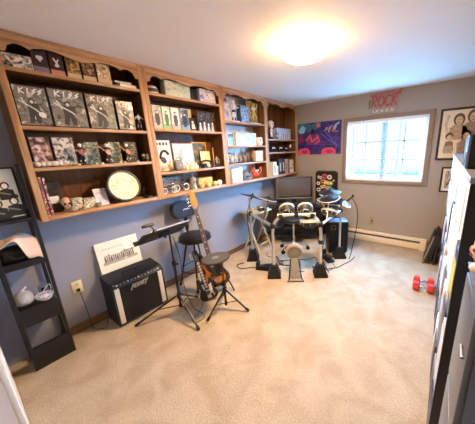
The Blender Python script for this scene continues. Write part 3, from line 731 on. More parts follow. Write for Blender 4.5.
for k, (y, s, c, lab) in enumerate(((1.675, .027, '#efe3b8', 'cream ball ornament right of the grey purse'), (1.735, .03, '#e9cf9c', 'tan ball ornament, middle of three below the portrait print'), (1.80, .034, '#f3ecd2', 'tallest cream ornament left of the black telephone'))):
    g = G(); g.lathe([(.0005, 0), (s*.8, 0), (s, s*.6), (s*.85, s*1.3), (s*.3, s*1.7), (s*.35, s*2.1), (.0005, s*2.3)], n=18)
    o = g.build('ball_ornament', mat(c, .35)); o.location = (.245, y, 1.4455); tag(o, lab, 'ornament', 'pale ball ornaments on the third shelf')
t = thing('greeting_card', 'pale yellow square card standing in front of the gold framed print', 'card', (.15, 2.04, 1.4455), PI/2, None, rx=-.08)
g = G(); g.b2((-.075, -.002, .05), (.075, .002, .205)); g.build('card_stock', mat('#efd9a0', .6), t)
g = G(); g.b2((-.06, -.012, 0), (.06, .012, .05), 0, .002); g.build('card_stand', mat('#8c6a3c', .5), t)
t = thing('toy_telephone', 'black old-style telephone ornament on the third shelf', 'telephone', (.225, 1.975, 1.4455), PI/2)
g = G(); g.poly([(-.065, 0), (.065, 0), (.045, .05), (-.045, .05)], -.035, .035); g.build('phone_body', BLACK, t)
g = G(); g.tube(bez([(-.085, 0, .06), (-.06, 0, .078), (0, 0, .09), (.06, 0, .078), (.085, 0, .06)]), .012, 10); g.ell((-.085, 0, .055), (.022, .022, .016), 10); g.ell((.085, 0, .055), (.022, .022, .016), 10); g.build('handset', BLACK, t)
g = G(); g.lathe([(.0005, .036), (.024, .036), (.024, .046), (.0005, .046)], (0, -.004, .022), 20, 0, Euler((PI/2-.3, 0, 0)).to_matrix()); g.build('dial', mat('#c9b98f', .4), t)
figurine('grey stone-like statuette at the right end of the third shelf', .225, 2.155, 1.445, .14, 'crouch', [(0, '#77726a'), (.3, '#9a948a'), (.8, '#a8a298')], '#86807a', base=True)
t = thing('taper_candle', 'thin pale candle standing near the right side of the third shelf', 'candle', (.12, 2.19, 1.4455))
g = G(); g.cyl((0, 0, .02), (0, 0, .25), .010, .008, 14); g.build('wax', mat('#d9b58a', .4), t)
g = G(); g.lathe([(.0005, 0), (.03, 0), (.028, .008), (.012, .014), (.013, .03), (.0005, .03)], n=18); g.build('holder', GOLD, t)
# bottom shelf of the second bookcase
GM = 'toy motorbikes on the bottom shelf'
def motorbike(label, x, y, z, s):
    t = thing('toy_motorbike', label, 'toy', (x, y, z), PI/2, GM)
    for sx in (-1, 1):
        g = G(Matrix.Translation((sx*.055*s, 0, .038*s)) @ Euler((PI/2, 0, 0)).to_matrix().to_4x4()); n = 20
        g.tube([(.032*s*math.cos(2*PI*k/n), .032*s*math.sin(2*PI*k/n), 0) for k in range(n+1)], .006*s, 8)
        wv = g.build('wheel', mat('#cfcac2', .4), t)
        g = G(); 
        for k in range(3): a = k*PI/3; g.tube([(sx*.055*s-.03*s*math.cos(a), 0, .038*s-.03*s*math.sin(a)), (sx*.055*s+.03*s*math.cos(a), 0, .038*s+.03*s*math.sin(a))], .0016*s, 5)
        g.build('spokes', CHROME, wv)
    g = G(); g.ell((.015*s, 0, .085*s), (.032*s, .015*s, .016*s), 12); g.ell((-.035*s, 0, .078*s), (.034*s, .014*s, .009*s), 12); g.b2((-.02*s, -.012*s, .035*s), (.025*s, .012*s, .07*s), 0, .003*s)
    g.tube([(.055*s, 0, .038*s), (.038*s, 0, .10*s)], .004*s, 6); g.tube([(-.055*s, 0, .038*s), (.0, 0, .06*s)], .004*s, 6); g.build('bike_body', mat('#4b4244', .35, .3), t)
    g = G(); g.tube([(.034*s, -.03*s, .112*s), (.038*s, 0, .10*s), (.034*s, .03*s, .112*s)], .003*s, 6); g.build('handlebar', CHROME, t)
motorbike('dark toy motorbike with pale wheels, leftmost on the bottom shelf', .24, 1.42, 1.2035, 1.0)
motorbike('second dark toy motorbike with pale wheels, nearer the middle of the bottom shelf', .20, 1.60, 1.2035, 1.15)
carton('storage_box', 'grey-brown box standing behind the two toy motorbikes', 'box', .11, 1.40, 1.66, 1.203, .17, .06, printed(['#4a403c', '#7a6e68', '#a8a09a', '#5a4c4a'], 66, 22), '#4f4643')
t = thing('beer_stein', 'grey embossed mug in the middle of the bottom shelf', 'mug', (.20, 1.76, 1.2035), PI/2)
g = G(); g.lathe([(.0005, 0), (.045, 0), (.047, .01), (.040, .03), (.038, .12), (.043, .13), (.039, .131), (.034, .125), (.034, .012), (.0005, .01)], n=24); g.build('mug_body', printed(['#55574f', '#8f9184', '#c4c6b4'], 67, 40), t)
g = G(); g.tube(bez([(.036, 0, .11), (.07, 0, .105), (.072, 0, .05), (.037, 0, .035)]), .007, 8); g.build('handle', mat('#77796c', .5), t)
g = G(); g.lathe([(.0005, .182), (.008, .172), (.01, .16), (.042, .138), (.044, .132), (.0005, .132)], n=20); g.build('lid', mat('#9a9b90', .35, .7), t)
carton('game_box', 'mustard yellow box on the bottom shelf of the second bookcase', 'box', .20, 1.85, 2.07, 1.203, .12, .09, printed(['#8c7a2c', '#b9a548', '#d4c26a'], 68, 12), '#a8933a')
for k, (y, s, c, lab) in enumerate(((2.075, .032, '#c9c878', 'yellow-green ball at the right of the bottom shelf'), (2.15, .036, '#efe6d2', 'white ball at the right end of the bottom shelf'), (1.97, .028, '#e9dcb0', 'cream ball in front of the mustard yellow box'), (1.86, .026, '#d8b08a', 'tan ball at the left edge of the mustard yellow box'))):
    g = G(); g.ell((0, 0, s), s, 16); g.lathe([(.0005, 0), (s*.6, 0), (s*.5, s*.25), (.0005, s*.25)], n=16); o = g.build('ball_ornament', mat(c, .4)); o.location = (.238, y, 1.2035); tag(o, lab, 'ornament', 'round ornaments on the bottom shelf')

# -- third bookcase
def clamshell(label, xf, y0, y1, z, h, bands, hair, back, pose, d=.07):
    w = y1-y0
    t = thing('figure_pack', label, 'boxed figure', (xf-d/2, (y0+y1)/2, z), PI/2, 'boxed figures on the top shelf of the third bookcase')
    g = G(); g.b2((-w/2, d/2-.004, 0), (w/2, d/2, h)); g.build('backing', printed(back, int(y0*37), 14), t)
    g = G(); g.b2((-w/2, -d/2, 0), (w/2, d/2-.005, .02), 0, .002); g.build('tray', mat('#e2ded8', .4), t)
    me = POSES[pose].copy(); s = (h-.03)*.92
    for v in me.vertices: v.co = v.co*s
    me.materials.append(figure_paint(s, bands)); o = bpy.data.objects.new('figure', me); COL.objects.link(o); o.parent = t; o.location = (0, 0, .021)
    g = G(); g.ell((0, .012*s, .021+.93*s), (.11*s, .09*s, .10*s), 12); g.ell((0, .03*s, .021+.84*s), (.12*s, .05*s, .14*s), 12); g.build('hair', mat(hair, .7), t)
    return t
clamshell('white suited figure with lilac hair on a card, leftmost of the third bookcase', .22, 2.365, 2.49, 2.035, .325, [(0, '#e9e6e6'), (.2, '#bdb8c8'), (.5, '#efecec'), (.8, '#f0dcd0')], '#7a6f9c', ['#b9b6c8', '#e9e7ea', '#6c6684'], 'arms')
clamshell('white and black suited figure with pale hair, second on the top shelf', .22, 2.50, 2.66, 2.035, .32, [(0, '#2c2a2c'), (.16, '#e9e6e0'), (.42, '#2a282a'), (.52, '#efece6'), (.8, '#f2e0d2')], '#efe9e0', ['#c9c4bc', '#efebe2', '#8a8478'], 'guitar')
carton('figure_box', 'blue printed box between the pale figures and the yellow figure card', 'box', .22, 2.685, 2.865, 2.035, .24, .08, printed(['#2c4668', '#5f86ac', '#a9c4d8', '#38506e'], 71, 16), '#3c5674')
clamshell('yellow costumed figure on a large card at the right of the top shelf', .22, 2.885, 3.155, 2.035, .335, [(0, '#b8964a'), (.2, '#e6cf86'), (.6, '#f0e2a8'), (.8, '#f4e4c8')], '#e9d684', ['#5a4422', '#a8873c', '#e4cd7c'], 'arms')
carton('framed_picture', 'small dark red framed photo left of the long green-grey box', 'frame', .20, 2.405, 2.53, 1.715, .17, .02, printed(['#1c1214', '#4a2024', '#8c5048'], 72, 14), '#efe6da', None, border=.010)
carton('game_box', 'long green-grey patterned box on the second shelf of the third bookcase', 'box', .23, 2.54, 2.99, 1.715, .185, .10, printed(['#4a5650', '#8d9a90', '#c9d0c0', '#6c7a70'], 73, 46), '#d8cdb0', None, border=.016)
t = thing('skull_mug', 'white skull mug at the right end of the second shelf', 'mug', (.21, 3.085, 1.7155), PI/2)
g = G(); g.lathe([(.0005, 0), (.045, 0), (.058, .04), (.06, .09), (.05, .125), (.046, .125), (.052, .09), (.05, .04), (.0005, .012)], n=24); g.build('mug_body', mat('#efe9d8', .35), t)
g = G(); g.tube(bez([(.055, 0, .10), (.085, 0, .095), (.085, 0, .05), (.055, 0, .04)]), .007, 8); g.build('handle', mat('#efe9d8', .35), t)
g = G(); [g.ell((s*.022, -.054, .08), (.012, .008, .014), 10) for s in (-1, 1)]; g.ell((0, -.056, .05), (.006, .006, .009), 8); g.build('face_marks', mat('#3a2c26', .6), t)
GS = 'small figures on the third shelf of the third bookcase'
for k, (y, h, p, bands, hair, lab) in enumerate(((2.41, .15, 'guitar', [(0, '#3c3a3a'), (.4, '#8d8a84'), (.7, '#d8d4c8'), (.83, '#efe0d0')], '#2c2a2a', 'grey figurine at the left end of the third shelf, before the pale back'),
     (2.505, .12, 'arms', [(0, '#6a5a3a'), (.4, '#c9b070'), (.8, '#efe0d0')], '#7a5a2c', 'tan figurine with raised arm, second from the left on the third shelf'),
     (2.59, .135, 'stand', [(0, '#3c4a2c'), (.4, '#8c9a58'), (.8, '#efe0d0')], '#c9b878', 'olive figurine, third from the left on the third shelf'),
     (2.685, .16, 'guitar', [(0, '#101420'), (.4, '#20304c'), (.7, '#3a5478'), (.83, '#e6d0c0')], '#15151a', 'dark blue figurine, fourth from the left on the third shelf'),
     (2.79, .155, 'arms', [(0, '#3a1410'), (.4, '#8c3424'), (.7, '#c0603c'), (.83, '#e6d0c0')], '#2a1410', 'red-brown figurine with raised arm, fifth from the left'),
     (2.89, .14, 'stand', [(0, '#4a2818'), (.4, '#a05c34'), (.8, '#e6c8b0')], '#3a2418', 'brown figurine standing just left of the pale gold box'))):
    figurine(lab, .21, y, 1.470, h, p, bands, hair, GS, guitar='#b08a4c' if p == 'guitar' else None)
carton('figure_box', 'pale gold box at the right end of the third shelf of the third bookcase', 'box', .23, 2.965, 3.155, 1.470, .165, .08, printed(['#c9a96a', '#e9d9a8', '#f2e9cc', '#a8884a'], 76, 24), '#d9c48c')
for k, (y, th, h, c, lab) in enumerate(((2.375, .05, .19, '#efe9e2', 'first tall white book on the bottom shelf of the third bookcase'), (2.43, .042, .20, '#dfe6ea', 'second white book, bluish spine, on the bottom shelf'), (2.476, .05, .195, '#f3eee6', 'third white book on the bottom shelf of the third bookcase'), (2.53, .055, .205, '#e6e0d8', 'fourth white book, beside the grey helmet'))):
    t = thing('book', lab, 'book', (.19, y, 1.2005), PI/2, 'white books on the bottom shelf')
    g = G(); g.b2((-.0*th, -.07, .004), (th-.006, .07, h-.004)); g.build('pages', PAPER, t)
    g = G(); g.b2((-.003, -.075, 0), (0, .075, h)); g.b2((th-.006, -.075, 0), (th-.003, .075, h)); g.b2((-.003, -.078, 0), (th-.003, -.07, h), 0, .001); g.build('cover', mat(c, .4), t)
    g = G(); g.b2((th*.3, -.0795, h*.25), (th*.55, -.078, h*.8)); g.build('spine_title', mat('#b8a8a0', .5), t)
carton('book', 'large white album standing behind the white books', 'book', .05, 2.36, 2.78, 1.2005, .235, .02, mat('#ece7de', .5), '#e4ded4')
carton('display_board', 'white display board behind the figurines on the third shelf', 'board', .045, 2.31, 2.70, 1.4705, .205, .015, mat('#ebe6de', .6), '#e4ded4')
t = thing('toy_helmet', 'grey helmet ornament left of the orange crab toy', 'helmet', (.20, 2.72, 1.2005), PI/2)
g = G(); g.lathe([(.075, 0), (.08, .03), (.076, .08), (.055, .125), (.02, .148), (.0005, .15)], n=24); g.build('shell', mat('#75787c', .4, .4), t)
g = G(); g.b2((-.05, -.083, .045), (.05, -.06, .075), 0, .006); g.build('visor', BLACK, t)
t = thing('toy_crab', 'orange-red crab toy at the right of the bottom shelf of the third bookcase', 'toy', (.205, 2.95, 1.2005), PI/2)
OR = mat('#d8502c', .4)
g = G(); g.ell((0, 0, .065), (.07, .05, .045), 18); g.build('shell', OR, t)
for s in (-1, 1):
    g = G(); g.tube(bez([(s*.055, -.02, .07), (s*.10, -.04, .10), (s*.095, -.045, .145)]), [.012]*17, 8); g.ell((s*.085, -.045, .155), (.024, .016, .03), 12, 0, Euler((0, s*.4, 0)).to_matrix()); g.build('claw', OR, t)
    for k in range(3):
        g = G(); g.tube([(s*.05, -.02+.025*k, .06), (s*.105, -.03+.03*k, .07), (s*.125, -.035+.035*k, .004)], .007, 7); g.build('leg', OR, t)
    g = G(); g.cyl((s*.02, -.03, .1), (s*.025, -.04, .128), .006); g.ell((s*.025, -.042, .132), .011, 10); g.build('eye', mat('#f4ece0', .3), t)

# -- rightmost bookcase
t = thing('bobblehead', 'white dressed big-headed figure on the top shelf of the corner bookcase', 'figurine', (.20, 3.45, 1.8205), PI/2)
g = G(); g.lathe([(.0005, 0), (.06, 0), (.06, .014), (.0005, .014)], n=20); g.build('base', BLACK, t)
me = POSES['stand'].copy()
for v in me.vertices: v.co = v.co*.19
me.materials.append(figure_paint(.19, [(0, '#2a2828'), (.12, '#e9e6e0'), (.5, '#d8d4cc'), (.82, '#ecd0bc')])); o = bpy.data.objects.new('body', me); COL.objects.link(o); o.parent = t; o.location = (0, 0, .014)
g = G(); g.ell((0, 0, .235), (.055, .05, .058), 18); g.build('head', mat('#efd6c4', .5), t)
g = G(); g.ell((0, .012, .255), (.061, .053, .05), 16); g.build('hair', mat('#efeae0', .6), t)
g = G(); [g.ell((s*.02, -.047, .238), (.008, .006, .010), 8) for s in (-1, 1)]; g.ell((0, -.05, .205), (.016, .005, .006), 8); g.build('face_paint', mat('#2a1a1a', .5), t)
figurine('small black and white figurine in front of the big-headed figure', .25, 3.535, 1.82, .12, 'guitar', [(0, '#151517'), (.3, '#e4e0da'), (.5, '#1c1c20'), (.83, '#efe0d4')], '#161618', guitar='#d8d4cc')
def cityline(g, w, h, y0, y1):
    rr = random.Random(2)
    for k in range(11): x = (-.46+.084*k)*w; hh = rr.uniform(.2, .6)*h; g.b2((x, y0, .06*h), (x+.07*w, y1, hh), k % 2)
carton('game_box', 'long pale blue box on the top shelf of the corner bookcase', 'box', .22, 3.60, 4.06, 1.82, .195, .10, mat('#c4cfe0', .5), '#b4c0d4', None, inner=shapes(['#8f98ac', '#e6e4dc'], cityline))
GD = 'dark toy cars on the middle shelf of the corner bookcase'
def toycar(label, y, c, s=1.0, rz=0):
    t = thing('toy_car', label, 'toy car', (.19, y, 1.6005), PI/2+rz, GD)
    g = G(); g.poly([(-.10*s, .02*s), (.10*s, .02*s), (.105*s, .045*s), (.06*s, .055*s), (.035*s, .088*s), (-.04*s, .09*s), (-.07*s, .058*s), (-.105*s, .05*s)], -.04*s, .04*s); g.build('car_body', mat(c, .25, .2, coat=.5), t)
    g = G(); g.poly([(-.06*s, .06*s), (.045*s, .06*s), (.03*s, .083*s), (-.037*s, .085*s)], -.0412*s, .0412*s); g.build('window', mat('#c8ccd0', .1), t)
    for x in (-.062, .062):
        for y_ in (-.034, .034):
            g = G(); g.cyl((x*s, y_*s-.008*s, .022*s), (x*s, y_*s+.008*s, .022*s), .022*s, n=16); g.build('wheel', RUBBER, t)
toycar('black toy car at the left end of the middle shelf of the corner bookcase', 3.47, '#17161a')
toycar('dark brown toy car, second from the left on the middle shelf', 3.69, '#2a1c18')
toycar('smaller black toy car, third from the left on the middle shelf', 3.885, '#1c1c22', .8)
figurine('small white topped figurine at the right end of the middle shelf', .20, 4.06, 1.60, .13, 'arms', [(0, '#2c2626'), (.4, '#3c3434'), (.55, '#e6e0d4'), (.83, '#efe0d0')], '#e9e4d8')
for k, (y, th, h, c, lab) in enumerate(((3.385, .10, .235, '#efe6cc', 'thick cream book at the left of the corner bookcase bottom shelf'), (3.492, .045, .16, '#e4dac4', 'short cream book right beside the thick cream book'), (3.56, .095, .28, '#241a20', 'first tall dark purple book in the corner bookcase'), (3.66, .10, .285, '#1c1618', 'second tall black book in the corner bookcase'), (3.765, .09, .265, '#c4a494', 'pinkish book right of the dark books in the corner bookcase'), (3.86, .07, .26, '#8c5c50', 'reddish book left of the green and white box'))):
    t = thing('book', lab, 'book', (.17, y, 1.2005), PI/2, 'books on the bottom shelf of the corner bookcase')
    g = G(); g.b2((0, -.085, .004), (th-.006, .085, h-.004)); g.build('pages', PAPER, t)
    g = G(); g.b2((-.003, -.09, 0), (0, .09, h)); g.b2((th-.006, -.09, 0), (th-.003, .09, h)); g.b2((-.003, -.094, 0), (th-.003, -.085, h), 0, .002); g.build('cover', mat(c, .4), t)
    g = G(); g.b2((th*.25, -.0955, h*.2), (th*.6, -.094, h*.75)); g.build('spine_title', mat('#cdbf9c' if c[1] in '12' else '#8c7a5c', .5), t)
carton('figure_box', 'green and white box at the right end of the corner bookcase bottom shelf', 'box', .24, 3.955, 4.11, 1.2, .245, .10, printed(['#5c6c34', '#a8b478', '#e9e6cc', '#7c8c4c'], 82, 14), '#b9bf94', band='#efe9da')
#PART3
# ------------------------------------------------------------------ things on the back wall
def pic_shapes(t, name, mats, fn):
    g = G(); fn(g); return g.build(name, [mat(m, .6) if isinstance(m, str) else m for m in mats], t)
# concert poster
t = thing('art_poster', 'purple and navy concert poster with pink drums, taped left of the window', 'poster', (.738, D-.004, 1.815))
g = G(); g.b2((-.432, 0, -.285), (.432, .002, .285)); g.build('poster_sheet', printed(['#15173c', '#232a62', '#2f2c74', '#5c2f80', '#1c2150'], 91, 9, .4, 0, 4), t)
def f(g):
    y0, y1 = -.001, 0
    g.poly([(-.432, .285), (-.30, .285), (-.12, .25), (-.05, .285), (.06, .285), (-.02, .16), (-.2, .12), (-.36, .2), (-.432, .14)], y0, y1, 0)
    g.poly([(-.42, .16), (-.33, .26), (-.26, .2), (-.29, .12), (-.38, .1)], y0-.0006, y1, 1)
    g.poly([(-.04, .26), (.02, .27), (.05, .2), (-.03, .19)], y0-.0006, y1, 2)
    g.disc(-.115, .125, .04, .055, y0-.0006, y1, 3); g.poly([(-.25, .02), (-.19, .09), (-.10, .09), (.0, .05), (.06, -.06), (-.02, -.10), (-.24, -.10)], y0-.0006, y1, 4)
    g.stroke([(-.24, -.02), (-.17, .06), (-.13, -.05), (-.02, .02)], .03, y0-.0009, y1, 2); g.stroke([(-.02, .06), (.02, -.05), (-.06, -.09)], .028, y0-.0009, y1, 5)
    g.poly([(-.41, .04), (-.34, .09), (-.30, -.02), (-.37, -.08), (-.42, -.04)], y0-.0006, y1, 4)
    for x, w, h in ((-.30, .13, .09), (.20, .14, .10)):
        g.poly([(x-w, -.285), (x-w*.9, -.20), (x-w*.4, -.17), (x+w*.5, -.165), (x+w*.95, -.21), (x+w, -.285)], y0-.0006, y1, 5)
        g.disc(x+w*.15, -.235, w*.5, .035, y0-.001, y1, 6)
    g.stroke([(.14, .10), (.22, .02), (.30, -.08), (.36, -.14)], .02, y0-.0006, y1, 7); g.stroke([(.05, .08), (.30, -.11)], .014, y0-.0006, y1, 7)
    rr = random.Random(9)
    for k in range(9): a = rr.uniform(-.6, 1.2); x = .12+.026*k; z = .12+rr.uniform(-.03, .07); g.stroke([(x, z), (x+.05*math.cos(a), z+.09*math.sin(a)+.02)], .014, y0-.001, y1, (8, 9, 2)[k % 3])
    g.stroke([(.30, .16), (.34, .22), (.38, .24)], .03, y0-.001, y1, 1); g.stroke([(-.43, -.09), (.43, -.12)], .006, y0-.0004, y1, 7); g.stroke([(.33, -.28), (.34, .1)], .008, y0-.0004, y1, 7)
    for k in range(26): g.disc(rr.uniform(-.40, .42), rr.uniform(-.26, .26), .008, .012, y0-.0003, y1, rr.choice((7, 5, 0, 4)), 7)
pic_shapes(t, 'printed_scene', ['#2c6a80', '#8fd0d8', '#d86a6a', '#1a1440', '#8c2a6a', '#e0476a', '#a82a5c', '#6a5ab8', '#e6c45c', '#c89ad8'], f)

# ROCK sign above the window
t = thing('rock_sign', 'red cut-out letter sign leaning on the window casing top', 'sign', (1.83, D-.02, 2.107), 0)
g = G(); g.b2((-.20, -.006, 0), (.205, .012, .012), 0, .002); g.build('sign_foot', mat('#8d7a66', .6), t)
g = G(); g.poly([(-.205, .012), (.20, .012), (.205, .10), (.20, .28), (.24, .325), (.14, .30), (-.215, .275)], .006, .012); g.build('sign_board', mat('#a39384', .7), t)
RED = mat('#b8554a', .45)
g = G(); lettering(g, 'ROCK', -.185, .115, .37, .155, -.008, .006, .026, 0, .08, .13); g.build('letters', RED, t)
g = G(); g.stroke([(-.21, .285), (.13, .305)], .016, -.006, .006); g.poly([(.12, .27), (.25, .335), (.215, .25)], -.006, .006); g.build('arrow', RED, t)
g = G()
for k in range(9):
    x = -.15+.036*k; g.stroke([(x, .035), (x+.012*(1 if k % 2 else -1), .055), (x+.004, .075)], .007, .0, .006)
g.build('small_script', mat('#efe9e0', .5), t)
g = G(); g.poly([(-.225, .10), (-.20, .10), (-.20, .23), (-.225, .22)], .0, .006); g.build('side_lamp', mat('#5f7a4a', .5), t)

# large framed drawing
t = thing('framed_drawing', 'large black-framed sepia group drawing right of the window', 'picture', (2.955, D-.001, 1.745))
fw, fh, e = .385, .34, .028
g = G()
for lo, hi in (((-fw, -.025, -fh), (-fw+e, 0, fh)), ((fw-e, -.025, -fh), (fw, 0, fh)), ((-fw+e, -.025, -fh), (fw-e, 0, -fh+e)), ((-fw+e, -.025, fh-e), (fw-e, 0, fh))): g.b2(lo, hi, 0, .003)
g.build('frame', mat('#1c1512', .35), t)
g = G(); g.b2((-fw+e, -.010, -fh+e), (fw-e, 0, fh-e)); g.build('paper', mat('#ecdcc0', .7), t)
def f(g):
    def person(x, z, s, hairc, n):
        g.disc(x, z, .062*s, .078*s, -.0112, -.010, hairc, 18); g.poly([(x-.09*s, z-.26*s), (x+.09*s, z-.26*s), (x+.10*s, z-.11*s), (x+.04*s, z-.06*s), (x-.04*s, z-.06*s), (x-.10*s, z-.11*s)], -.0112, -.010, 2+n % 2)
        g.disc(x, z-.012*s, .040*s, .055*s, -.0118, -.010, 0, 16)
        for q in (-1, 1): g.disc(x+q*.016*s, z-.002*s, .007*s, .005*s, -.0122, -.010, 1, 8)
        g.stroke([(x-.014*s, z-.040*s), (x+.014*s, z-.040*s)], .006*s, -.0122, -.010, 1); g.stroke([(x, z-.005*s), (x-.004*s, z-.024*s)], .005*s, -.0122, -.010, 4)
    person(.10, .10, 1.1, 4, 1); person(-.17, .19, 1.0, 1, 0); person(-.02, .22, 1.1, 1, 1); person(.20, .19, 1.05, 4, 0); person(-.07, -.02, .9, 4, 1); person(.06, -.04, .95, 1, 0); person(.22, -.06, .95, 1, 1)
    g.stroke([(-.29, .04), (-.31, .14), (-.295, .22)], .03, -.0114, -.010, 0); g.disc(-.292, .235, .02, .028, -.0116, -.010, 0)
    g.disc(-.255, -.02, .045, .05, -.0114, -.010, 1); g.disc(-.25, -.04, .032, .036, -.012, -.010, 0)
    g.poly([(-.31, -.22), (-.29, -.09), (-.24, -.08), (-.205, -.10), (-.19, -.22)], -.0114, -.010, 4); g.poly([(-.305, -.15), (-.2, -.15), (-.2, -.25), (-.3, -.25)], -.0117, -.010, 2)
    for k in range(24): a = k*1.3; g.stroke([(-.12+.016*k, -.22+.05*math.sin(a)), (-.11+.016*k, -.15+.05*math.sin(a))], .005, -.0116, -.010, 4)
pic_shapes(t, 'sepia_drawing', [printed(['#b99c7c', '#e6d0b0'], 131, 40), printed(['#3a2c22', '#7a6250'], 132, 60), printed(['#8a715c', '#d4bd9c'], 133, 50), printed(['#7a6450', '#c0a686'], 134, 50), printed(['#5c4838', '#a58a70'], 135, 60)], f)
# smaller framed photo
t = thing('framed_photo', 'small black-framed colour photo below the large sepia drawing', 'picture', (2.822, D-.001, 1.128))
fw, fh, e = .155, .18, .022
g = G()
for lo, hi in (((-fw, -.02, -fh), (-fw+e, 0, fh)), ((fw-e, -.02, -fh), (fw, 0, fh)), ((-fw+e, -.02, -fh), (fw-e, 0, -fh+e)), ((-fw+e, -.02, fh-e), (fw-e, 0, fh))): g.b2(lo, hi, 0, .003)
g.build('frame', mat('#15110f', .35), t)
g = G(); g.b2((-fw+e, -.008, -fh+e), (fw-e, 0, fh-e)); g.build('mat_board', PAPER, t)
g = G(); g.b2((-.10, -.0095, -.125), (.10, -.008, .125)); g.build('photo_print', printed(['#1f2a3c', '#6a6460', '#c09a6c', '#e0d4c4', '#2c3c5c'], 95, 14), t)
# wall plates
t = thing('cable_outlet', 'small grey cable plate low on the back wall above the heater', 'wall plate', (1.772, D-.0005, .378))
g = G(); g.b2((-.038, -.007, -.058), (.038, 0, .058), 0, .003); g.build('plate', mat('#9d9384', .5), t)
g = G(); g.cyl((0, -.02, 0), (0, -.006, 0), .014, n=14); g.build('jack', mat('#4c463e', .4, .5), t)
t = thing('power_outlet', 'cream double power outlet on the left wall beside the amplifier', 'outlet', (.0005, .497, .45), PI/2)
g = G(); g.b2((-.040, -.007, -.062), (.040, 0, .062), 0, .003); g.build('plate', mat('#e6d9b4', .45), t)
for s in (-1, 1):
    g = G(); g.disc(0, s*.026, .018, .019, -.0095, -.006, 0, 16); rc = g.build('receptacle', mat('#d9c99c', .45), t)
    g = G(); g.b2((-.009, -.0102, s*.026-.001), (-.006, -.0090, s*.026+.009)); g.b2((.006, -.0102, s*.026-.001), (.009, -.0090, s*.026+.009)); g.disc(0, s*.026-.009, .003, .003, -.0102, -.0090, 0, 10); g.build('slots', BLACK, rc)
# baseboard heater
t = thing('baseboard_heater', 'long cream baseboard heater along the back wall below the window', 'heater', (1.66, D-.0005, 0.0))
hc = mat('#efe2c6', .4)
g = G(); P_ = [(-.004, .02), (-.060, .02), (-.066, .03), (-.066, .115), (-.060, .118), (-.060, .112)]
g.b2((-.94, -.064, .03), (.86, -.058, .118), 0, .002); g.b2((-.94, -.058, .165), (.86, 0, .187), 0, .003); g.b2((-.94, -.006, .02), (.86, 0, .187)); g.b2((-.94, -.066, .150), (.86, -.058, .187), 0, .003); g.b2((-.94, -.06, .012), (.86, -.05, .03))
g.build('cover', hc, t)
g = G(); g.b2((-.94, -.05, .06), (.86, -.01, .16)); g.build('fin_core', mat('#6d655a', .5, .4), t)
g = G(); g.b2((.86, -.068, 0), (.945, 0, .19), 0, .004); g.build('end_cap', hc, t)
g = G(); g.b2((-1.02, -.068, 0), (-.94, 0, .19), 0, .004); g.build('end_cap', hc, t)

# ------------------------------------------------------------------ left: display rack with its contents
t = thing('display_rack', 'tall narrow black open display rack against the left wall near the door', 'display rack', (.135, .205, 0), PI/2)
# local X along the wall (0.27 wide), -Y to the room
BL = mat('#131218', .4); RW, RD, RH = .128, .115, 1.60
for x in (-RW, RW-.022):
    for y in (-RD, RD-.022):
        g = G(); g.b2((x, y, 0), (x+.022, y+.022, RH if y < 0 else 1.212), 0, .002); g.build('post', BL, t)
for z, th, nm in ((1.212, .022, 'shelf'), (.90, .05, 'shelf'), (.535, .15, 'shelf')):
    g = G(); g.b2((-RW+.002, -RD+.002, z-th), (RW-.002, RD-.002, z), 0, .003); g.build(nm, BL, t)
g = G(); g.b2((-RW+.001, -RD+.001, .0), (RW-.001, -RD+.028, .195), 0, .003); g.b2((-RW+.003, -RD+.026, .0), (RW-.003, RD-.001, .03)); g.build('plinth', BL, t)
g = G(); g.b2((RW-.003, -RD-.002, .2), (RW, -RD+.001, RH)); g.build('edge_strip', mat('#9aa0a8', .25, .9), t)
# framed photo standing on the rack
t = thing('framed_photo', 'silver-edged black framed band photo standing on the top tier of the black rack', 'picture', (.215, .205, 1.2152), PI/2, None, rx=-.06)
fw, fh = .099, .365
g = G()
for lo, hi in (((-fw, -.0, 0), (-fw+.012, .018, fh)), ((fw-.012, 0, 0), (fw, .018, fh)), ((-fw+.012, 0, 0), (fw-.012, .018, .014)), ((-fw+.012, 0, fh-.012), (fw-.012, .018, fh))): g.b2(lo, hi, 0, .002)
g.build('frame', mat('#3a3c42', .25, .6), t)
g = G(); g.b2((-fw+.012, .008, .014), (fw-.012, .014, fh-.012)); g.build('photo_paper', mat('#d8dccf', .4), t)
def f(g):
    y0, y1 = .0065, .008
    rr = random.Random(21)
    for x, z, s in ((-.055, .25, 1.1), (.03, .24, 1.1), (-.03, .12, 1.25), (.052, .13, 1.2)):
        g.disc(x, z, .020*s, .024*s, y0, y1, 0, 14); g.disc(x, z-.003, .013*s, .017*s, y0-.0006, y1, 1, 12)
        g.poly([(x-.035*s, z-.09*s), (x+.035*s, z-.09*s), (x+.032*s, z-.03*s), (x, z-.018*s), (x-.032*s, z-.03*s)], y0, y1, 0 if s != 1 else 2); g.stroke([(x-.03*s, z-.04*s), (x+.04*s, z-.07*s)], .010, y0-.0008, y1, 2)
        g.disc(x+.03*s, z-.07*s, .018*s, .012*s, y0-.0009, y1, 0, 12, -.5)
pic_shapes(t, 'band_print', ['#1b1c20', '#efeee4', '#7d8078'], f)
t = thing('pull_chain', 'thin silver chain with a small knob hanging inside the black rack', 'chain', (.18, .155, 1.186))
g = G(); g.tube([(0, 0, 0), (.002, 0, -.06), (0, .002, -.12)], .0022, 6); g.build('chain', CHROME, t)
g = G(); g.lathe([(.0005, -.145), (.006, -.14), (.007, -.128), (.003, -.118), (.0005, -.117)], n=12); g.build('knob', CHROME, t)
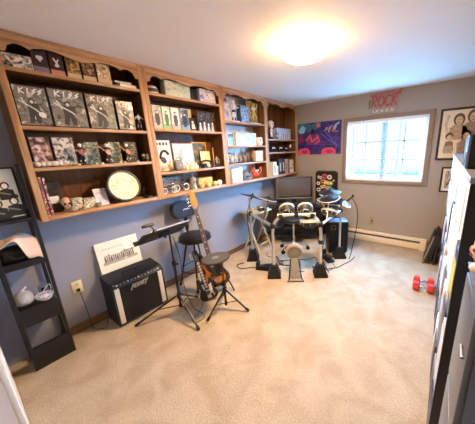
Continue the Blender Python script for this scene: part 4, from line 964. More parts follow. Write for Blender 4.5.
# black bag with pale cloth draped over it
t = thing('soft_bag', 'soft black bag on the middle tier of the black rack, under the pale cloth', 'bag', (.15, .19, .901), PI/2)
g = G(); g.box((0, 0, .05), (.18, .15, .096), 0, .033, None, 4); g.ell((.0, .0, .082), (.08, .07, .03), 18); g.build('bag_body', mat('#121116', .8, bump=.5, scale=30), t)
g = G(); g.tube(bez([(-.05, -.088, .06), (-.02, -.10, .035), (.03, -.10, .035), (.06, -.088, .07)]), .006, 8); g.build('handle', MATTE, t)
def cloth_mesh():
    g = G(); nx, ny = 22, 16; vs = []
    for j in range(ny+1):
        for i in range(nx+1):
            u = i/nx*2-1; v = j/ny
            x = -.102+.204*(i/nx); y = .07-.215*v
            z = .170 - .02*u*u + .010*math.sin(5*u+3*v) + .008*math.sin(9*v+2*u)
            if y < -.085: k_ = min(1, max(0, (u+.15)/.45)); z -= (-.085-y)*(.35+2.0*k_*k_*(3-2*k_)); y = -.085+(y+.085)*.45
            if u > .72: z -= (u-.72)*.06
            vs.append((x, y, z))
    fs = [(j*(nx+1)+i, j*(nx+1)+i+1, (j+1)*(nx+1)+i+1, (j+1)*(nx+1)+i) for j in range(ny) for i in range(nx)]
    g.add(vs, fs); return g
o = cloth_mesh().build('draped_cloth', mat('#ecc9ae', .9, bump=.3, scale=25), sharp=180); o.location = (.148, .205, .902); o.rotation_euler = (0, 0, PI/2)
so = o.modifiers.new('thick', 'SOLIDIFY'); so.thickness = .004; so.offset = 1
tag(o, 'peach-coloured cloth draped over the black bag on the rack', 'cloth')
# plastic bag and cables on the lower tier
def lumpy(r, seed, squash=(1, 1, 1), amp=.18):
    bm = bmesh.new(); bmesh.ops.create_icosphere(bm, subdivisions=4, radius=r); rr = random.Random(seed)
    dirs = [Vector((rr.gauss(0, 1), rr.gauss(0, 1), rr.gauss(0, 1))).normalized() for _ in range(34)]
    for v in bm.verts:
        d = v.co.normalized(); m = max(d.dot(q) for q in dirs); v.co = d*r*(1-amp+amp*1.6*(m-.7)); v.co.x *= squash[0]; v.co.y *= squash[1]; v.co.z *= squash[2]
    zm = min(v.co.z for v in bm.verts)
    bm.verts.index_update(); g = G(); g.add([(v.co.x, v.co.y, max(v.co.z-zm-.008, 0)) for v in bm.verts], [[v.index for v in f.verts] for f in bm.faces]); bm.free(); return g
t = thing('plastic_bag', 'crumpled clear plastic bag on the lower tier of the black rack', 'bag', (.16, .148, .5365), PI/2)
g = lumpy(.088, 5, (.80, 1.1, .85), .30); g.build('bag_film', film('clear_film', '#c4c8cc', .72), t)
g = G(); g.tube(bez([(-.01, 0, .10), (.01, -.01, .128), (.03, .0, .14)]), [.014]*8+[.008]*9, 8); g.build('twisted_neck', film('clear_film_neck', '#d4d8dc', .8), t)
rr = random.Random(31)
t = thing('cable_coil', 'tangled white cable on the lower tier of the black rack', 'cable', (.20, .252, .5365), PI/2)
pts = []
for k in range(46):
    a = k*.95; r = .030+.022*rr.random(); pts.append((r*1.15*math.cos(a), -.0+r*math.sin(a), .006+.016*rr.random()+.0008*k))
g = G(); g.tube(bez(pts, 5), .0035, 6); g.build('cord', mat('#e4e4e6', .5), t)
g = G(); g.tube(bez([(-.03, -.03, .03), (.0, -.02, .075), (.045, .0, .115), (.052, .01, .07), (.03, .02, .03)]), .003, 6); g.build('loop', mat('#d0d2d6', .5), t)
g = G(); g.box((.01, -.035, .045), (.022, .03, .016), 0, .003); g.build('plug', WHITE, t)
t = thing('webcam', 'small grey gadget leaning behind the white cable on the black rack', 'gadget', (.095, .27, .5365), PI/2)
g = G(); g.box((0, 0, .055), (.055, .04, .05), 0, .008); g.cyl((0, 0, 0), (0, 0, .04), .012, n=14); g.lathe([(.0005, 0), (.028, 0), (.026, .006), (.0005, .007)], n=18); g.build('gadget_body', mat('#6c7076', .4), t)
g = G(); g.lathe([(.0005, .028), (.014, .028), (.016, .018), (.0005, .018)], (0, 0, .055), 18, 0, Euler((PI/2, 0, 0)).to_matrix()); g.build('lens', mat('#1d2026', .1), t)

# ------------------------------------------------------------------ guitar amplifier
t = thing('guitar_amplifier', 'black combo guitar amplifier with white side strips and silver script logo', 'amplifier', (.175, .917, 0), PI/2)
AW = .25
TOLEX = mat('#1a1a1d', .7, bump=.5, scale=260)
def amp_profile(s0, s1): pass
g = G()
prof = [(-.128, .018), (-.128, .415), (-.098, .462), (.115, .492), (.125, .482), (.125, .018)]
vs = [(-AW, y, z) for y, z in prof] + [(AW, y, z) for y, z in prof]; n = len(prof)
# shell: two sides, top, bottom, back with an open front recess
g.add([(x, y, z) for x in (-AW, -AW+.018) for y, z in prof], [tuple(range(n)), tuple(range(2*n-1, n-1, -1))] + [(i, (i+1) % n, n+(i+1) % n, n+i) for i in range(n)])
g.add([(x, y, z) for x in (AW-.018, AW) for y, z in prof], [tuple(range(n)), tuple(range(2*n-1, n-1, -1))] + [(i, (i+1) % n, n+(i+1) % n, n+i) for i in range(n)])
top = [(-.098, .462), (.115, .492), (.125, .482), (.125, .018), (.112, .018), (.112, .472), (-.095, .444)]
m_ = len(top)
g.add([(x, y, z) for x in (-AW+.018, AW-.018) for y, z in top], [tuple(range(m_)), tuple(range(2*m_-1, m_-1, -1))] + [(i, (i+1) % m_, m_+(i+1) % m_, m_+i) for i in range(m_)])
g.b2((-AW+.018, -.128, .018), (AW-.018, .112, .036))
g.build('cabinet', TOLEX, t)
g = G(); g.b2((-AW+.06, -.120, .036), (AW-.06, -.112, .412)); g.build('grille_cloth', mat('#15120f', .9, bump=.6, scale=420), t)
for s in (-1, 1):
    x = s*(AW-.039); g = G(); g.b2((x-.021, -.131, .036), (x+.021, -.112, .412), 0, .003); g.build('side_strip', mat('#d6cfbe', .45), t)
g = G(); g.add([(x, y, z) for x in (-AW+.018, AW-.018) for y, z in ((-.129, .414), (-.099, .461), (-.09, .448), (-.115, .412))], [(0, 1, 2, 3), (7, 6, 5, 4), (0, 4, 5, 1), (1, 5, 6, 2), (2, 6, 7, 3), (3, 7, 4, 0)]); g.build('control_panel', mat('#22252c', .35, .2), t)
nv = Vector((0, -.047, .030)).normalized()
for k in range(13):
    x = -.20+.40*k/12; c = Vector((x, -.114, .4375)); g = G(); g.tube([c, c+nv*.010], .0085, 12); g.tube([c+nv*.010, c+nv*.0175], [.0065, .0055], 12); g.build('knob', mat('#8d929a' if k % 3 else '#c8ccd2', .3, .5), t)
g = G(); g.tube([Vector((-.225, -.108, .4455)), Vector((-.225, -.108, .4455))+nv*.008], .006, 10); g.build('input_jack', CHROME, t)
g = G(); lettering(g, 'PEAVEY', -.085, .348, .15, .042, -.128, -.1195, .0062, 0, .45, .32); g.build('logo', mat('#dcdcd8', .3, .6), t)
g = G(); g.tube(bez([(-.095, 0, .478), (-.085, .0, .494), (0, 0, .500), (.085, 0, .494), (.095, 0, .478)]), .009, 8); o = g.build('carry_handle', RUBBER, t)
for sx in (-1, 1):
    for y, z in ((-.128, .018), (.125, .018)):
        g = G(); g.box((sx*(AW-.012), y+(.012 if y < 0 else -.012), z+.014), (.03, .03, .03), 0, .006); g.build('corner_guard', mat('#0e0e10', .4), t)
    for y in (-.09, .09):
        g = G(); g.lathe([(.0005, 0), (.016, 0), (.018, .018), (.0005, .018)], (sx*.2, y, 0), 14); g.build('rubber_foot', RUBBER, t)
# printed sheet on the amplifier
t = thing('photo_sheet', 'white sheet with a row of printed figures standing on the amplifier against the wall', 'sheet', (.064, .885, .5), PI/2, None, rx=-.13)
g = G(); g.b2((-.195, 0, 0), (.195, .004, .31)); g.build('sheet_board', mat('#f3ecd4', .7), t)
def f(g):
    rr = random.Random(44); y0, y1 = -.0012, 0
    for k in range(15):
        x = -.135+.0185*k; h = rr.uniform(.06, .085); g.poly([(x-.008, .10), (x+.008, .10), (x+.007, .10+h*.7), (x-.007, .10+h*.7)], y0, y1, k % 3); g.disc(x, .10+h*.85, .007, .010, y0, y1, (k+1) % 3, 10)
    g.b2((-.16, y0, .075), (.165, y0+.0006, .105), 3); g.b2((.03, y0-.0004, .085), (.06, y1, .095), 4)
    for k in range(16): g.b2((-.15+.012*k, y0, .232), (-.143+.012*k, y1, .236+.006*(k % 2)), 1)
    for k in range(14): g.b2((.02+.009*k, y0, .155+.004*(k % 3)), (.026+.009*k, y1, .168+.004*(k % 3)), 2)
pic_shapes(t, 'printed_picture', ['#6c6452', '#a39a84', '#8a826e', '#b5ac94', '#f3ecd4'], f)

# ------------------------------------------------------------------ music stand
t = thing('music_stand', 'black tripod music stand with tilted desk in front of the amplifier', 'music stand', (.64, 1.12, 0))
def leg(p0, p1, foot, par, r=.0095):
    g = G(); d = (Vector(p1)-Vector(p0)); g.tube([p0, p1], r, 10); l = g.build('leg', BLACKM, par)
    u = d.normalized(); g = G(); g.tube([Vector(p1)-u*.035, Vector(p1)+u*.004], r*1.45, 10); g.build('rubber_foot', RUBBER, l)
hub = .235
for fx, fy in ((.405-.64, .765-1.12), (.975-.64, 1.075-1.12), (.525-.64, 1.395-1.12)):
    leg((fx*.06, fy*.06, hub), (fx, fy, .014), None, t)
    g = G(); g.tube([(0, 0, .12), (fx*.5, fy*.5, hub*.55)], .005, 8); g.build('brace', BLACKM, t)
g = G(); g.lathe([(.0005, hub-.03), (.021, hub-.03), (.024, hub), (.02, hub+.03), (.0005, hub+.03)], n=16); g.build('hub', RUBBER, t)
g = G(); g.lathe([(.0005, .105), (.017, .105), (.017, .135), (.0005, .135)], n=14); g.build('lower_collar', RUBBER, t)
g = G(); g.cyl((0, 0, .10), (0, 0, .60), .013, n=14); g.build('lower_pole', BLACKM, t)
g = G(); g.cyl((0, 0, .58), (0, 0, .89), .009, n=12); g.build('upper_pole', mat('#3a3b40', .3, .8), t)
g = G(); g.lathe([(.0005, .57), (.02, .57), (.02, .615), (.0005, .615)], n=16); g.tube([(.015, 0, .592), (.05, .012, .592)], [.006, .011], 10); g.build('clutch', RUBBER, t)
DT = Matrix.Translation((-.02, -.04, .914)) @ Euler((0, 0, 1.622-PI/2+PI/2)).to_matrix().to_4x4()
# desk frame: local x along the desk, local y up the slope
ca, sa = math.cos(2.482), math.sin(2.482)
ax = Vector((math.cos(1.622), math.sin(1.622), 0)); nx_ = Vector((-math.sin(1.622), math.cos(1.622), 0)); sl = nx_*ca + Vector((0, 0, sa)); nn = ax.cross(sl)
DM = Matrix((ax, sl, nn)).transposed().to_4x4(); DM.translation = (-.02, -.041, .914)
g = G(DM); g.box((0, 0, 0), (.475, .21, .006), 0, .002); g.build('desk', mat('#232428', .4, .2), t)
g = G(DM); g.box((0, -.105, -.02), (.475, .006, .045), 0, .002); g.build('lip', BLACKM, t)
g = G(DM); g.box((0, 0, .014), (.10, .06, .022), 0, .004); g.tube([(0, 0, .012), (0, -.01, .05)], .012, 10); g.build('desk_bracket', RUBBER, t)
t2 = thing('sheet_music', 'white sheet music edge showing along the top of the music stand desk', 'sheet music', (.62, 1.079, .914))
DM2 = DM.copy(); DM2.translation = (0, 0, 0)
g = G(DM2); g.box((.03, .018, -.0075), (.40, .205, .004)); g.build('pages', PAPER, t2)
t2 = thing('clip_light', 'small black clip-on lamp on the left part of the music stand desk', 'clip lamp', (.62, 1.079, .914))
g = G(DM2); g.box((-.135, .122, 0), (.03, .030, .022), 0, .004); g.tube([(-.135, .125, -.008), (-.14, .128, -.03), (-.15, .128, -.055)], .005, 8); g.build('clip', BLACK, t2)
g = G(DM2); g.box((-.165, .128, -.066), (.10, .026, .022), 0, .005); g.build('lamp_head', BLACK, t2)
t = thing('stand_cable', 'thin black cable hanging down the music stand and looping on the carpet', 'cable', (.64, 1.12, 0))
g = G(); g.tube(bez([(-.01, .035, .86), (.02, .06, .62), (.03, .05, .35), (.10, .07, .10), (.16, .13, .0045), (.24, .09, .0045), (.22, .0, .0045), (.15, .02, .0045), (.12, .12, .0045), (.02, .26, .0045)]), .0035, 6); g.build('cord', BLACK, t)
t = thing('amplifier_power_cord', 'black power cord on the floor between the outlet and the amplifier', 'cable', (.0, .5, 0))
g = G(); g.tube(bez([(.018, -.002, .423), (.05, .0, .40), (.06, .01, .2), (.07, .02, .01), (.12, .05, .0055), (.17, .09, .0055), (.10, .13, .0055), (.06, .155, .03)]), .0032, 6); g.build('cord', BLACK, t)
g = G(); g.box((.02, -.003, .424), (.022, .024, .024), 0, .004); g.build('plug', RUBBER, t)

# ------------------------------------------------------------------ stool with backrest
t = thing('guitar_stool', 'black round padded stool with a backrest, against the left wall', 'stool', (.28, 1.635, 0))
VIN = mat('#1d1a1c', .4, bump=.2, scale=200); NAVY = mat('#161a2a', .45)
g = G(); g.lathe([(.0005, .59), (.172, .59), (.187, .605), (.192, .63), (.187, .655), (.168, .67), (.09, .677), (.0005, .678)], n=40); g.build('seat', VIN, t)
g = G(); g.tube([(.190*math.cos(2*PI*k/40), .190*math.sin(2*PI*k/40), .612) for k in range(41)], .005, 6); g.build('piping', RUBBER, t)
BM = Matrix.Translation((-.165, .02, .965)) @ Euler((0, -.10, 0)).to_matrix().to_4x4()
g = G(BM); g.box((0, 0, 0), (.05, .37, .20), 0, .022, None, 3); o = g.build('backrest', NAVY, t)
def rrect(w, h, r, n=8):
    p = []
    for cx, cz, a0 in ((w-r, h-r, 0), (-w+r, h-r, PI/2), (-w+r, -h+r, PI), (w-r, -h+r, 1.5*PI)): p += [(cx+r*math.cos(a0+PI/2*k/n), cz+r*math.sin(a0+PI/2*k/n)) for k in range(n+1)]
    return p
bpy.data.objects.remove(o)
g = G(BM @ Euler((0, 0, PI/2)).to_matrix().to_4x4()); g.poly(rrect(.182, .102, .09), -.022, .022); g.poly(rrect(.172, .092, .082), -.030, .030); o = g.build('backrest', NAVY, t, 50)
g = G(BM @ Euler((0, 0, PI/2)).to_matrix().to_4x4()); g.stroke([(-.04, -.008), (-.02, .006), (.0, -.006), (.02, .006), (.042, -.004)], .010, -.0316, -.030); g.build('stitched_mark', mat('#c9c9cc', .5), t)
g = G(); g.tube([(-.165, .02, .90), (-.17, .02, .70), (-.15, .02, .58), (-.05, .01, .575)], .014, 8); g.box((-.168, .02, .80), (.012, .05, .20), 0, .003); g.build('backrest_bar', BLACKM, t)
for a in (-2.35, -.78, .78, 2.35):
    dx, dy = math.cos(a), math.sin(a)
    leg((.10*dx, .10*dy, .592), (.268*dx if dx > 0 else .22*dx, .262*dy, .012), None, t, .011)
g = G(); g.tube([(.20*math.cos(2*PI*k/32)*.88, .20*math.sin(2*PI*k/32), .24) for k in range(33)], .007, 8); g.build('foot_ring', BLACKM, t)

# ------------------------------------------------------------------ guitars
def guitar(t, L, body_w, body_l, neck_w, bodymat, edge, guard, bass=True, dots=False, headc='#c79a4c'):
    """local: standing upright, face to -Y, base of body at z=0, total length L"""
    bl = body_l; w = body_w
    out = [(0, 0), (.30*w, .015*bl), (.47*w, .12*bl), (.50*w, .27*bl), (.40*w, .45*bl), (.36*w, .56*bl), (.42*w, .72*bl), (.40*w, .90*bl), (.30*w, 1.0*bl), (.22*w, .96*bl), (.16*w, .80*bl), (.08*w, .74*bl),
           (-.08*w, .74*bl), (-.16*w, .84*bl), (-.24*w, 1.06*bl), (-.35*w, 1.12*bl), (-.44*w, 1.0*bl), (-.44*w, .78*bl), (-.36*w, .58*bl), (-.42*w, .45*bl), (-.50*w, .27*bl), (-.46*w, .11*bl), (-.28*w, .015*bl)]
    sm = [tuple(v) for v in bez([Vector((x, z, 0)) for x, z in out+[out[0]]], 4)]; sm = [(x, z) for x, z, _ in sm][:-1]
    g = G(); g.poly(sm, -.019, .019); b = g.build('body', bodymat, t, 60)
    g = G(); g.poly([(x*.72, z*.78+.09*bl) for x, z in sm], -.0205, -.019); g.build('top_burst', edge, t)
    g = G(); g.poly([(.02*w, .30*bl), (.26*w, .30*bl), (.28*w, .52*bl), (.30*w, .78*bl), (.18*w, .74*bl), (-.05*w, .72*bl), (-.22*w, .84*bl), (-.20*w, .60*bl), (-.05*w, .42*bl)], -.0228, -.0205); g.build('pickguard', guard, t)
    for z in (.40, .58):
        g = G(); g.box((0, -.0255, z*bl), (.22*w, .012, .03), 0, .003); g.build('pickup', BLACK, t)
    g = G(); g.box((0, -.026, .20*bl), (.24*w, .012, .045), 0, .003); g.build('bridge', CHROME, t)
    for k in range(3): 
        g = G(); g.tube([(.24*w+.02*k*w, -.022, (.40-.09*k)*bl), (.24*w+.02*k*w, -.036, (.40-.09*k)*bl)], .009, 12); g.build('control_knob', CHROME, t)
    hz = L*.83
    g = G(); g.add([(-neck_w*.62, -.024, .55*bl), (neck_w*.62, -.024, .55*bl), (neck_w*.62, -.003, .55*bl), (-neck_w*.62, -.003, .55*bl), (-neck_w*.45, -.024, hz), (neck_w*.45, -.024, hz), (neck_w*.45, -.004, hz), (-neck_w*.45, -.004, hz)], [(0, 1, 2, 3), (4, 5, 6, 7), (0, 1, 5, 4), (1, 2, 6, 5), (2, 3, 7, 6), (3, 0, 4, 7)]); g.build('neck', mat('#8a5c30', .4), t)
    g = G(); g.add([(-neck_w*.6, -.0285, .60*bl), (neck_w*.6, -.0285, .60*bl), (neck_w*.6, -.024, .60*bl), (-neck_w*.6, -.024, .60*bl), (-neck_w*.45, -.0285, hz), (neck_w*.45, -.0285, hz), (neck_w*.45, -.024, hz), (-neck_w*.45, -.024, hz)], [(0, 1, 2, 3), (4, 5, 6, 7), (0, 1, 5, 4), (1, 2, 6, 5), (2, 3, 7, 6), (3, 0, 4, 7)])
    fb = g.build('fretboard', mat('#6b5240' if bass else '#2a2422', .45), t)
    g = G(); n = 20 if bass else 7
    for k in range(n):
        z = .62*bl + (hz-.62*bl)*(1-(1-k/n)**1.0) if not bass else hz-(hz-.62*bl)*(1-.944**k)/(1-.944**n)
        g.b2((-neck_w*.5, -.0298, z-.001), (neck_w*.5, -.0284, z+.001))
    g.build('frets', CHROME, fb)
    g = G()
    for k in range(9): g.disc(0, .66*bl+(hz-.70*bl)*k/9, neck_w*.17 if not dots else neck_w*.32, neck_w*.17 if not dots else .016, -.0296, -.0283, 0, 10)
    g.build('inlays', mat('#efe9dc', .4), fb)
    g = G()
    for k in range(4):
        x = (-.36+.24*k)*neck_w; g.tube([(x*1.2, -.034, .2*bl), (x*.9, -.0315, hz), (x*.9, -.02, hz+.05)], .0009, 4)
    g.build('strings', STEEL, t)
    hl = L-hz
    g = G(); g.poly([(-neck_w*.45, hz-.002), (neck_w*.45, hz-.002), (neck_w*.95, hz+.25*hl), (neck_w*.75, hz+.95*hl), (neck_w*.2, L), (-neck_w*.55, hz+.9*hl), (-neck_w*.7, hz+.25*hl)], -.018, .0); hd = g.build('headstock', mat(headc, .35), t)
    for k in range(4):
        s = -1; z = hz+hl*(.2+.2*k); g = G(); g.tube([(s*neck_w*.5, -.008, z), (s*neck_w*1.15, -.008, z)], .004, 8); g.ell((s*neck_w*1.3, -.008, z), (.012, .006, .011), 10); g.tube([(-.01, -.018, z), (-.01, -.028, z)], .006, 8); g.build('tuning_peg', CHROME, hd)
def orient(o, base, top, facing):
    """put local +Z along base->top, local -Y towards `facing`"""
    z = (Vector(top)-Vector(base)).normalized(); y = -(Vector(facing)-Vector(facing).dot(z)*z).normalized(); x = y.cross(z)
    m = Matrix((x, y, z)).transposed(); o.location = base; o.rotation_euler = m.to_euler()
SUN = printed(['#1a0d08', '#5a2410', '#a8501c', '#d88a34'], 97, 3, .2, .8, 1)
t = thing('bass_guitar', 'long-necked sunburst electric bass standing on the floor stand', 'bass guitar')
orient(t, (.660, 1.600, .095), (.475, 1.525, 1.215), (.80, -.60, 0))
guitar(t, 1.155, .33, .40, .044, mat('#24100a', .2, coat=.8), SUN, BLACK, True, headc='#c9a25c')
t = thing('toy_guitar', 'small black and white guitar-shaped controller leaning in front of the bass', 'toy guitar')
orient(t, (.690, 1.457, .013), (.570, 1.400, .605), (.85, -.52, 0))
guitar(t, .607, .20, .25, .040, mat('#131216', .3, coat=.5), mat('#1c1a1e', .3), mat('#e4e2dc', .35), False, dots=True, headc='#1a1a1d')
t = thing('guitar_stand', 'black tubular guitar stand holding the bass above the carpet', 'guitar stand', (.655, 1.605, 0), .927)
g = G(); 
for s in (-1, 1):
    g = G(); g.tube(bez([(0, .11, .30), (s*.11, .06, .15), (s*.15, .03, .08), (s*.185, -.045, .012)]), .009, 8); g.build('leg', BLACKM, t)
    g = G(); g.tube(bez([(s*.05, .02, .075), (s*.085, -.02, .075), (s*.085, -.055, .08), (s*.085, -.062, .10)]), .007, 8); g.tube([(s*.085, -.05, .08), (s*.085, -.066, .084)], .010, 8); g.build('cradle_arm', RUBBER, t)
g = G(); g.tube(bez([(0, .11, .30), (0, .16, .15), (0, .22, .012)]), .009, 8); g.build('leg', BLACKM, t)
g = G(); g.tube([(0, .11, .28), (0, .125, .36)], .008, 8); g.tube([(-.05, .02, .075), (0, .06, .075), (.05, .02, .075)], .008, 8); g.tube([(0, .06, .075), (0, .11, .29)], .008, 8); g.build('spine', BLACKM, t)

# ------------------------------------------------------------------ practice pad on a tripod
t = thing('practice_pad', 'round grey drum practice pad on a low black tripod stand', 'practice pad', (.965, 1.44, 0), 0)
bpy.context.view_layer.update()
g = G(); Rt = Euler((.06, -.08, 0)).to_matrix()
g.lathe([(.0005, .583), (.130, .583), (.140, .590), (.141, .601), (.133, .608), (.0005, .608)], n=44, R=Rt); g.build('pad', mat('#4d4a48', .75), t)
g = G(); g.lathe([(.139, .587), (.144, .590), (.144, .603), (.139, .605), (.137, .595), (.139, .587)], n=44, R=Rt); g.build('rim', mat('#2a282a', .5), t)
g = G(); g.lathe([(.0005, .6082), (.035, .6082), (.035, .609), (.0005, .609)], n=24, R=Rt); g.build('printed_mark', mat('#7a7672', .6), t)
g = G(); g.cyl((0, 0, .05), (0, 0, .33), .012, n=14); g.build('pole', BLACKM, t)
g = G(); g.cyl((0, 0, .31), (0, 0, .588), .009, n=12); g.build('upper_pole', mat('#47484c', .3, .8), t)
g = G(); g.lathe([(.0005, .21), (.02, .21), (.02, .25), (.0005, .25)], n=16); g.lathe([(.0005, .30), (.017, .30), (.017, .34), (.0005, .34)], n=16); g.tube([(.01, 0, .32), (.045, -.02, .32)], [.005, .010], 8); g.build('collar', RUBBER, t)
for a in range(3):
    fx, fy = ((.939-.955, 1.187-1.428), (1.185-.955, 1.522-1.428), (-.214, .147))[a]
    leg((fx*.05, fy*.05, .232), (fx, fy, .014), None, t)
    g = G(); g.tube([(0, 0, .075), (fx*.52, fy*.52, .118)], .004, 8); g.build('brace', BLACKM, t)
g = G(); g.lathe([(.0005, .06), (.016, .06), (.016, .09), (.0005, .09)], n=14); g.build('lower_collar', RUBBER, t)
#PART4
# ------------------------------------------------------------------ electronic drum kit
kit = thing('electronic_drum_kit', 'electronic drum kit on a chrome tube rack in front of the television', 'drum kit', (1.258, 2.446, 0), .5932)
TUBE = mat('#d3cfc4', .3, .85)
def boot(u, n, lab=None):
    g = G(); vs = []
    for (h, s) in ((0, .088), (.028, .088), (.13, .052), (.16, .045)):
        vs += [(u-s, n-s, h), (u+s, n-s, h), (u+s, n+s, h), (u-s, n+s, h)]
    fs = [(3, 2, 1, 0), (12, 13, 14, 15)]
    for k in range(3):
        for i in range(4): fs.append((4*k+i, 4*k+(i+1) % 4, 4*k+4+(i+1) % 4, 4*k+4+i))
    g.add(vs, fs); return g.build('rubber_boot', RUBBER, kit)
FLp, FRp, RLp, RRp = (-.305, 0), (.305, 0), (-.645, .52), (.685, .535)
for p in (FLp, FRp, RLp, RRp): boot(*p)
R_ = .021
g = G(); g.tube(bez([(-.305, 0, .17), (-.305, 0, .45), (-.303, 0, .64), (-.27, .01, .75), (-.20, .02, .815), (-.12, .02, .835)], 8), R_, 14); g.build('front_leg', TUBE, kit)
g = G(); g.tube(bez([(.305, 0, .17), (.305, 0, .45), (.303, 0, .64), (.27, .01, .75), (.20, .02, .815), (.12, .02, .835)], 8), R_, 14); g.build('front_leg', TUBE, kit)
g = G(); g.tube([(-.24, .02, .835), (.24, .02, .835)], R_*.95, 14); g.build('front_bar', mat('#cfcabd', .3, .8), kit)
g = G(); g.tube([(RLp[0], RLp[1], .17), (RLp[0], RLp[1], .97)], R_*.8, 14); g.build('rear_post', TUBE, kit)
g = G(); g.tube([(RRp[0], RRp[1], .17), (RRp[0], RRp[1], .80)], R_*.8, 14); g.build('rear_post', TUBE, kit)
g = G(); g.tube([(-.303, .0, .70), (-.645, .52, .74)], R_*.9, 12); g.build('side_bar', TUBE, kit)
g = G(); g.tube([(.303, .0, .70), (.685, .535, .74)], R_*.9, 12); g.build('side_bar', TUBE, kit)
for x, y, z in ((-.303, 0, .70), (.303, 0, .70), (-.645, .52, .74), (.685, .535, .74), (-.2, .02, .82), (.2, .02, .82), (0, .02, .835), (.305, 0, .47)):
    g = G(); g.box((x, y, z), (.058, .058, .058), 0, .012); g.build('clamp', RUBBER, kit)
def pad(name, c, r, d, tilt, yawr=0, shell='#c9c8c0', hoopc='#d2cfc4'):
    """mesh drum pad; local up axis tilted back by `tilt` (towards the player, +n)"""
    M_ = Matrix.Translation(c) @ Euler((-tilt, 0, yawr)).to_matrix().to_4x4()
    g = G(M_); g.lathe([(.03, -d), (r*.55, -d*.95), (r*.86, -d*.55), (r*.93, -.012), (r*.93, 0), (.0005, 0)], n=36); p = g.build(name, mat('#2c2b2c', .5), kit)
    g = G(M_); g.lathe([(r*.92, -.016), (r*1.05, -.016), (r*1.07, 0), (r*1.05, .012), (r*.95, .014), (r*.93, .002), (r*.92, -.016)], n=40); g.build('hoop', mat(hoopc, .3, .2), p)
    g = G(M_); g.lathe([(.0005, .006), (r*.94, .006), (r*.94, .001), (.0005, .001)], n=36); g.build('mesh_head', mat('#d4d1c6', .7), p)
    g = G(M_)
    for k in range(8):
        a = 2*PI*k/8; x, y = r*.97*math.cos(a), r*.97*math.sin(a)
        g.tube([(x, y, -d*.6), (x, y, .008)], .006, 8)
    g.lathe([(r*.60, -d*.90), (r*.72, -d*.82), (r*.66, -d*.80), (r*.60, -d*.90)], n=32)
    g.build('lugs', CHROME, p)
    return p
pad('tom_pad', (-.115, .16, .880), .098, .09, 1.0, .08)
pad('tom_pad', (.125, .16, .880), .098, .09, 1.0, -.08)
pad('snare_pad', (.165, .03, .745), .118, .085, .22, 0, '#c9c8c0', '#cbc8bc')
pad('tom_pad', (.47, .30, .80), .105, .08, .5, -.6)
for x in (-.115, .118):
    g = G(); g.tube(bez([(x*.7, .02, .85), (x*.8, .03, .90), (x, .10, .87)]), .010, 8); g.build('mount_rod', CHROME, kit)
g = G(); g.tube(bez([(.24, .02, .79), (.22, .02, .74), (.20, .03, .71)]), .010, 8); g.build('mount_rod', CHROME, kit)
def cymbal(c, r, tilt, az, edge='#b9bcc0', boom=None):
    M_ = Matrix.Translation(c) @ Euler((0, 0, az)).to_matrix().to_4x4() @ Euler((tilt, 0, 0)).to_matrix().to_4x4()
    g = G(M_); g.lathe([(.012, .016), (.035, .014), (.06, .004), (r, -.010), (r*1.0, -.016), (r*.9, -.016), (.05, -.006), (.012, .0)], n=36); p = g.build('cymbal_pad', mat('#17171a', .35, coat=.3), kit)
    g = G(M_); g.lathe([(r*.97, -.017), (r*1.005, -.017), (r*1.005, -.009), (r*.97, -.007), (r*.97, -.017)], n=40); g.build('edge_band', mat(edge, .35, .3), p)
    g = G(M_); g.lathe([(.0005, .04), (.010, .038), (.013, .018), (.0005, .016)], n=14); g.build('wing_nut', RUBBER, p)
    g = G(M_); g.lathe([(.0005, -.008), (.012, -.008), (.012, -.05), (.0005, -.05)], n=12); g.build('stem', RUBBER, p)
    if boom:
        g = G(); g.tube(bez(boom), .009, 10); g.build('cymbal_arm', CHROME, kit)
cymbal((-.60, .50, 1.005), .165, -.38, -1.05, '#2c2c30', None)
cymbal((-.37, .47, .965), .13, -.30, -1.2, '#c9c9c6', [(-.42, .15, .72), (-.42, .42, .80), (-.385, .47, .94)])
cymbal((.46, .28, .985), .14, .22, -.9, '#e6e4dc', [(.40, .12, .72), (.44, .24, .85), (.455, .28, .965)])
cymbal((.53, .58, 1.02), .16, .10, -.4, '#26262a', [(.56, .40, .73), (.55, .55, .9), (.53, .58, 1.0)])
cymbal((.70, .47, .885), .13, .55, 1.1, '#cfd2d8', [(.685, .50, .78), (.69, .49, .83), (.695, .475, .87)])
g = G(); g.tube(bez([(.74, .44, .90), (.78, .42, .93), (.81, .41, .965)]), .012, 10); g.ell((.815, .41, .972), (.018, .015, .026), 10); g.build('cymbal_tail', BLACK, kit)
MM = Matrix.Translation((.53, .30, .905)) @ Euler((.7, 0, -.5)).to_matrix().to_4x4()
g = G(MM); g.box((0, 0, 0), (.22, .15, .045), 0, .008); md = g.build('sound_module', mat('#1d2028', .4), kit)
g = G(MM); g.b2((-.04, -.02, .0225), (.05, .05, .0245)); g.build('module_screen', mat('#6f8cb8', .15), md)
g = G(MM)
for k in range(10): g.lathe([(.0005, .034), (.008, .034), (.009, .022), (.0005, .022)], (-.085+.019*k, -.05, 0), 10)
g.build('module_knobs', mat('#c8ccd2', .4), md)
g = G(); g.tube([(.45, .22, .73), (.50, .27, .88)], .011, 8); g.build('module_arm', CHROME, kit)
